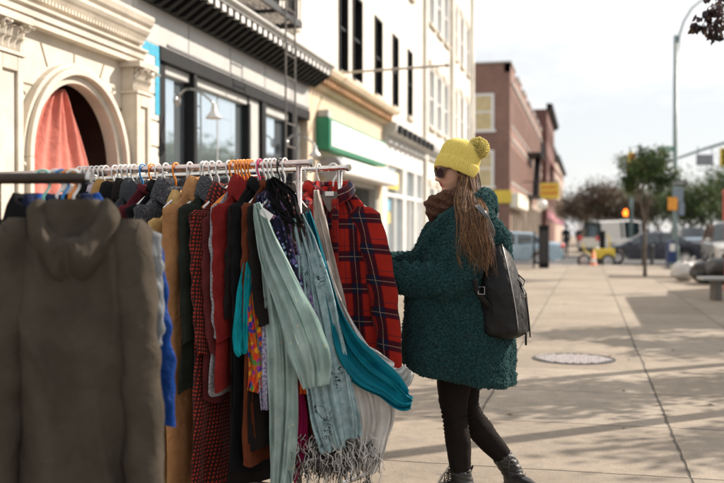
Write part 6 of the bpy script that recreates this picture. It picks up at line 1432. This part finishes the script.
# --- hat
HT_ = Matrix.Translation((-.002, -.006, 1.547)) @ Matrix.Rotation(R(20), 4, 'Z') @ Matrix.Rotation(R(19), 4, 'Y')
prof = [(.096, .000), (.102, -.002), (.1055, .004), (.1065, .03), (.1055, .052), (.104, .059), (.1005, .060), (.099, .066), (.099, .08), (.098, .10), (.094, .122), (.085, .140), (.070, .154), (.050, .164), (.028, .170), (.006, .172)]
rows = []; n = 480
for r, h in prof:
    rows.append([HT_ @ V(((r + (.0016 if h > -.001 else 0) * (math.cos(a * 60)) * min(1, r / .07)) * math.cos(a) * 1.0, (r + .0016 * math.cos(a * 60) * min(1, r / .07)) * math.sin(a) * .97, h + .004 * math.sin(a * 2 + 1) * (h < .07) + .003 * noise.noise(V((math.cos(a) * 3, math.sin(a) * 3, h * 20))))) for a in [2 * math.pi * i / n for i in range(n)]])
def hatmat():
    m, N, L, P = newmat('mustard_yellow_wool'); T = N.new('ShaderNodeTexCoord'); t = T.outputs['Object']; s = N.new('ShaderNodeSeparateXYZ'); L.new(T.outputs['UV'], s.inputs[0])
    st = math_(N, L, 'SINE', math_(N, L, 'MULTIPLY', s.outputs[1], 2 * math.pi / .0055)); f = math_(N, L, 'MULTIPLY', math_(N, L, 'ADD', st, 1.), .5)
    c = mixc(N, L, ramp_(N, L, nz_(N, L, t, 90, 3), [(.3, 0.), (.7, 1.)]), (.62, .48, .10), (.74, .60, .16)); c = mixc(N, L, math_(N, L, 'MULTIPLY', f, .35), c, (.36, .28, .05)); L.new(c, P.inputs['Base Color']); P.inputs['Roughness'].default_value = .95
    P.inputs['Sheen Weight'].default_value = .3; P.inputs['Specular IOR Level'].default_value = .1; b = bump_(N, L, P, f, -.8, .003); bump_(N, L, P, nz_(N, L, t, 500, 2), .4, .002, b); return m
HATM = hatmat(); m = MB(); m.grid(rows, True, False, True); hat = m.build('beanie', HATM, wm, smooth=True)
PC = V((.108, -.02, 1.668)); m = MB(); m.ball(PC, .040, 20, 14); rnd = random.Random(8)
for _ in range(2600):
    d = V((rnd.gauss(0, 1), rnd.gauss(0, 1), rnd.gauss(0, 1))).normalized(); j_ = V((rnd.uniform(-1, 1), rnd.uniform(-1, 1), rnd.uniform(-1, 1))) * .35; l_ = rnd.uniform(.043, .056) * (1 + .08 * noise.noise(d * 3)); m.tube([PC + d * .034, PC + d * l_ * .8 + j_ * .008, PC + (d + j_ * .35).normalized() * l_], [.0016, .0022, .0019], 4)
m.build('pompom', simple('yellow_yarn', (.74, .62, .20), .95, .25, 40, .2, trans=.2), hat, smooth=True)
# --- sunglasses
m = MB(); SG = thing('sunglasses', None, None); bpy.data.objects.remove(SG)
TORT = simple('tortoiseshell', (.045, .018, .010), .2, .6, 50, 0, coat=.6)
fr = MB(); ln = MB()
for s_ in (-1, 1):
    c0 = V((-.094, s_ * .034, -.004)); pts = []
    for i in range(28):
        a = 2 * math.pi * i / 28; yy = .0305 * math.copysign(abs(math.cos(a)) ** .8, math.cos(a)); zz = .0245 * math.copysign(abs(math.sin(a)) ** .85, math.sin(a)); zz += .006 * (yy * s_ / .028) * (1 if zz > 0 else .1); pts.append(c0 + V((.010 * ((yy * s_) / .028 + 0) ** 1 * .8 + .002, yy, zz)))
    fr.tube([HM @ p for p in pts] + [HM @ pts[0]], .0026, 8); b = len(ln.v); ln.v += [tuple(HM @ (c0 + (p - c0) * 1.0 + V((.001, 0, 0)))) for p in pts]; ln.face([b + i for i in range(28)])
    fr.tube([HM @ (c0 + V((.008, s_ * .029, .013))), HM @ V((-.06, s_ * .075, .010)), HM @ V((.005, s_ * .078, .004)), HM @ V((.02, s_ * .076, -.008))], [.0032, .003, .0025, .002], 8)
fr.tube([HM @ V((-.101, -.008, .002)), HM @ V((-.1035, 0, .004)), HM @ V((-.101, .008, .002))], .0025, 8)
sgl = fr.build('sunglasses', TORT, wm, smooth=True); lm, N, L, P = newmat('brown_lens'); P.inputs['Base Color'].default_value = (.05, .022, .015, 1); P.inputs['Roughness'].default_value = .06; P.inputs['Coat Weight'].default_value = 1; ln.build('lens', lm, sgl)
# --- hair: locks of strands falling from under the hat over the near shoulder
rnd = random.Random(12); m = MB()
def lock(pts, r_, cnt, spread, wav, seed, tip=.25):
    P_ = [V(p) for p in pts]
    for k in range(cnt):
        off = V((rnd.gauss(0, 1), rnd.gauss(0, 1), 0)) * spread; ph = rnd.uniform(0, 6.3); fr_ = rnd.uniform(5, 9); cut = rnd.uniform(.8, 1.04); path = []; rr = []; n = 26
        m.m = rnd.choice((0, 0, 0, 1, 1, 2, 2)) if seed % 3 else rnd.choice((0, 2, 2, 1))
        for j in range(n + 1):
            t = j / n * cut; u = t * (len(P_) - 1); i = min(int(u), len(P_) - 2); f = u - i; a0, a1, a2, a3 = P_[max(i - 1, 0)], P_[i], P_[i + 1], P_[min(i + 2, len(P_) - 1)]
            c_ = .5 * ((2 * a1) + (a2 - a0) * f + (2 * a0 - 5 * a1 + 4 * a2 - a3) * f * f + (3 * a1 - a0 - 3 * a2 + a3) * f ** 3)
            fl = .5 + .9 * t; w_ = wav * t; path.append(c_ + off * fl + V((math.sin(t * fr_ * 1.6 + ph + seed) * w_, math.cos(t * fr_ * 1.3 + ph) * w_ * .5, 0))); rr.append(r_ * (1 - (1 - tip) * t ** 2) * (.6 + .4 * min(1, t * 8)))
        m.tube(path, rr, 5)
for k in range(24):
    s = k / 23; x0 = .020 + .072 * s; yb = -.082 + .045 * s; xe = .028 + .092 * s + rnd.uniform(-.025, .02); ze = rnd.choice((1.24, 1.20, 1.17, 1.13)) - .05 * s - rnd.uniform(0, .03); mid = .025 + .062 * s + rnd.uniform(-.016, .016)
    lock([(x0, yb, 1.565), (x0 + .004, yb - .026, 1.49), (.3 * x0 + .7 * mid - .004, -.155 - .02 * rnd.random(), 1.43), (mid - .012 * math.sin(k * 1.7), -.225 - .02 * rnd.random(), 1.365), ((mid + xe) / 2 + .012 * math.sin(k * 2.3), -.272 - .015 * rnd.random(), 1.29), (xe, -.305 - .02 * rnd.random(), ze)], .00085, rnd.choice((44, 56, 70)), .0056, .016, k)
for k in range(12):     # hair behind the ear and on the nape
    a = k / 11; lock([(.02 + .075 * a, -.080 + .05 * a, 1.57), (.03 + .075 * a, -.088 + .05 * a, 1.52), (.035 + .07 * a, -.10 + .04 * a, 1.46), (.03 + .07 * a, -.15, 1.40), (.03 + .07 * a, -.215, 1.34)], .0014, 40, .006, .004, k + 90)
for k in range(7):      # loose front wisps over the scarf
    x0 = .012 + .006 * k; lock([(x0, -.082, 1.53), (x0 - .012, -.12, 1.47), (x0 - .022, -.165, 1.42), (x0 - .035 + .02 * rnd.random(), -.245, 1.33), (x0 - .05 + .04 * rnd.random(), -.30, 1.24 - .05 * rnd.random()), (x0 - .04 + .08 * rnd.random(), -.325, 1.15 - .05 * rnd.random())], .0010, 14, .006, .014, 40 + k)
for k in range(5): lock([(.06 + .01 * k, -.08 + .012 * k, 1.53), (.075 + .006 * k, -.155, 1.42), (.095, -.24, 1.33), (.105 + .008 * k, -.30, 1.22), (.10 + .008 * k, -.325, 1.10 + .01 * k)], .0011, 26, .005, .010, 60 + k)
m.build('hair', HAIRM, wm, smooth=True)
m = MB(); m.ball(HM @ V((.012, 0, .012)), (.086, .0775, .094), 28, 18, HM.to_3x3())
me = remesh(m, .006, 2)
bmm = bmesh.new(); bmm.from_mesh(me); bmesh.ops.delete(bmm, geom=[v for v in bmm.verts if (HI @ v.co).x < -.030 and v.co.z > 1.42], context='VERTS'); bmm.to_mesh(me); bmm.free()
link_mesh(me, 'hair_mass', HAIRM[1], wm)
# --- backpack, worn on the back: a thing of its own
bp = thing('backpack', 'black leather backpack with drawstrings worn on the back of the teal coat', 'backpack', WL + C(.205, -.15, .775), YAW + R(-16))
BL = simple('soft_black_leather', (.008, .0075, .0075), .5, .3, 14, .6, 26, bd=.008, spec=.22)
def sup(a, b, e): return math.copysign(abs(a) ** e, a) * b
rows = []; n = 72
for j in range(41):
    t = j / 40; z = .46 * t; w_ = .155 * (1 - max(0, (t - .45) / .55) ** 2.3 * .62) * (min(1, t * 12) ** .4); dp = (.112 * (1 - .72 * t ** 2.2)) * (min(1, t * 12) ** .4)
    if j == 0: w_ *= .72; dp *= .7
    if t > .96: w_ *= .8; dp *= .6
    row = []
    for i in range(n):
        a = 2 * math.pi * i / n; c_, s_ = math.cos(a), math.sin(a); d = 1 + .05 * noise.noise(V((c_ * 2, s_ * 2, t * 5))) + .02 * noise.noise(V((c_ * 6, s_ * 6, t * 14)))
        row.append((sup(c_, dp * d, .75) - .035 * t + .01, sup(s_, w_ * d, .7), z))
    rows.append(row)
m = MB(); m.grid(rows, True, True, True); m.build('bag_body', BL, bp, smooth=True)
rows = []
for j in range(21):
    t = j / 20; z = .03 + .20 * t; w_ = .105 * (math.sin(math.pi * (.12 + .80 * t)) ** .35); row = []
    for i in range(36): a = 2 * math.pi * i / 36; row.append((.085 + sup(math.cos(a), .038 * math.sin(math.pi * (.08 + .86 * t)) ** .4, .8) - .02 * t, sup(math.sin(a), w_, .7), z))
    rows.append(row)
m = MB(); m.grid(rows, True, True, True); pk = m.build('front_pocket', BL, bp, smooth=True)
SIL = simple('silver_piping', (.42, .40, .38), .35, .1, 30, .1, metal=.9)
m = MB()
for an in (-50,): m.tube([(math.cos(R(an)) ** .75 * .112 * (1 - .72 * t ** 2.2) * 1.03 - .035 * t + .01, -math.sin(R(-an)) ** .7 * .155 * (1 - max(0, (t - .45) / .55) ** 2.3 * .62) * 1.03, .46 * t) for t in [k / 24 for k in range(3, 24)]], .0022, 6)
m.build('zip', SIL, bp, smooth=True)
m = MB(); m.tube([(-.03, -.03, .425), (-.035, -.03, .475), (-.033, 0, .495), (-.035, .03, .475), (-.03, .03, .425)], .007, 8, flat=1.6); m.build('top_handle', BL, bp, smooth=True)
# straps over the shoulder
def strap(pts, wd=.012, th=.0045, nm='strap', mt=BL):
    m = MB(); P_ = [V(p) for p in pts]; path = []
    for i in range(len(P_) - 1):
        a0, a1, a2, a3 = P_[max(i - 1, 0)], P_[i], P_[i + 1], P_[min(i + 2, len(P_) - 1)]
        for q in range(6): f = q / 6; path.append(.5 * ((2 * a1) + (a2 - a0) * f + (2 * a0 - 5 * a1 + 4 * a2 - a3) * f * f + (3 * a1 - a0 - 3 * a2 + a3) * f ** 3))
    path.append(P_[-1]); m.tube(path, wd, 10, flat=th / wd, start=(-.3, -.2, 1)); return m.build(nm, mt, bp, smooth=True)
PB = xf(bp).inverted() @ xf(wm)
SG_ = simple('glossy_strap_leather', (.03, .028, .027), .16, .1, 10, .1, spec=.9, coat=.8)
for sg in (-1, 1):
    strap([PB @ V(p) for p in ((.175, sg * .16 - .02, 1.19), (.150, sg * .225, 1.27), (.115, sg * .268, 1.335), (.085, sg * .262, 1.375), (.07, sg * .235, 1.39))], mt=SG_)
    strap([PB @ V(p) for p in ((.175, sg * .20, .86), (.13, sg * .28, .93), (.07, sg * .315, 1.0), (.055, sg * .325, 1.06))], .013, nm='lower_strap')
m = MB(); c_ = PB @ V((.085, -.325, 1.01)); m.tube([c_ + V(q) for q in ((-.014, 0, -.016), (.014, 0, -.016), (.014, 0, .016), (-.014, 0, .016), (-.014, 0, -.016))], .0022, 6); m.build('buckle', SIL, bp)
m = MB(); rnd = random.Random(3)
for k in range(3):
    a0 = V((.075, -.02 + .03 * k, .27)); m.tube([a0, a0 + V((.03, -.01, -.06)), a0 + V((.045, -.02, -.13 - .03 * k)), a0 + V((.05, -.02, -.20 - .03 * k))], .0035, 6)
m.tube([(.04, -.04, .32), (.09, -.04, .26), (.085, .0, .22), (.10, .03, .27), (.04, .04, .32)], .0035, 6); m.box(.108, .116, -.05, -.032, -.02, .055); m.build('drawstring', BL, bp, smooth=True)
m = MB(); m.tube([V((.075, -.118 + .016 * math.cos(a), .085 + .016 * math.sin(a))) for a in [k * math.pi / 8 for k in range(17)]], .0026, 6); m.tube([V((.105, -.04 + .01 * math.cos(a), .21 + .012 * math.sin(a))) for a in [k * math.pi / 8 for k in range(17)]], .0024, 6); m.build('metal_ring', SIL, bp)
m = MB(); m.box(.03, .034, -.14, -.125, .12, .2); m.build('side_tab', BL, bp)
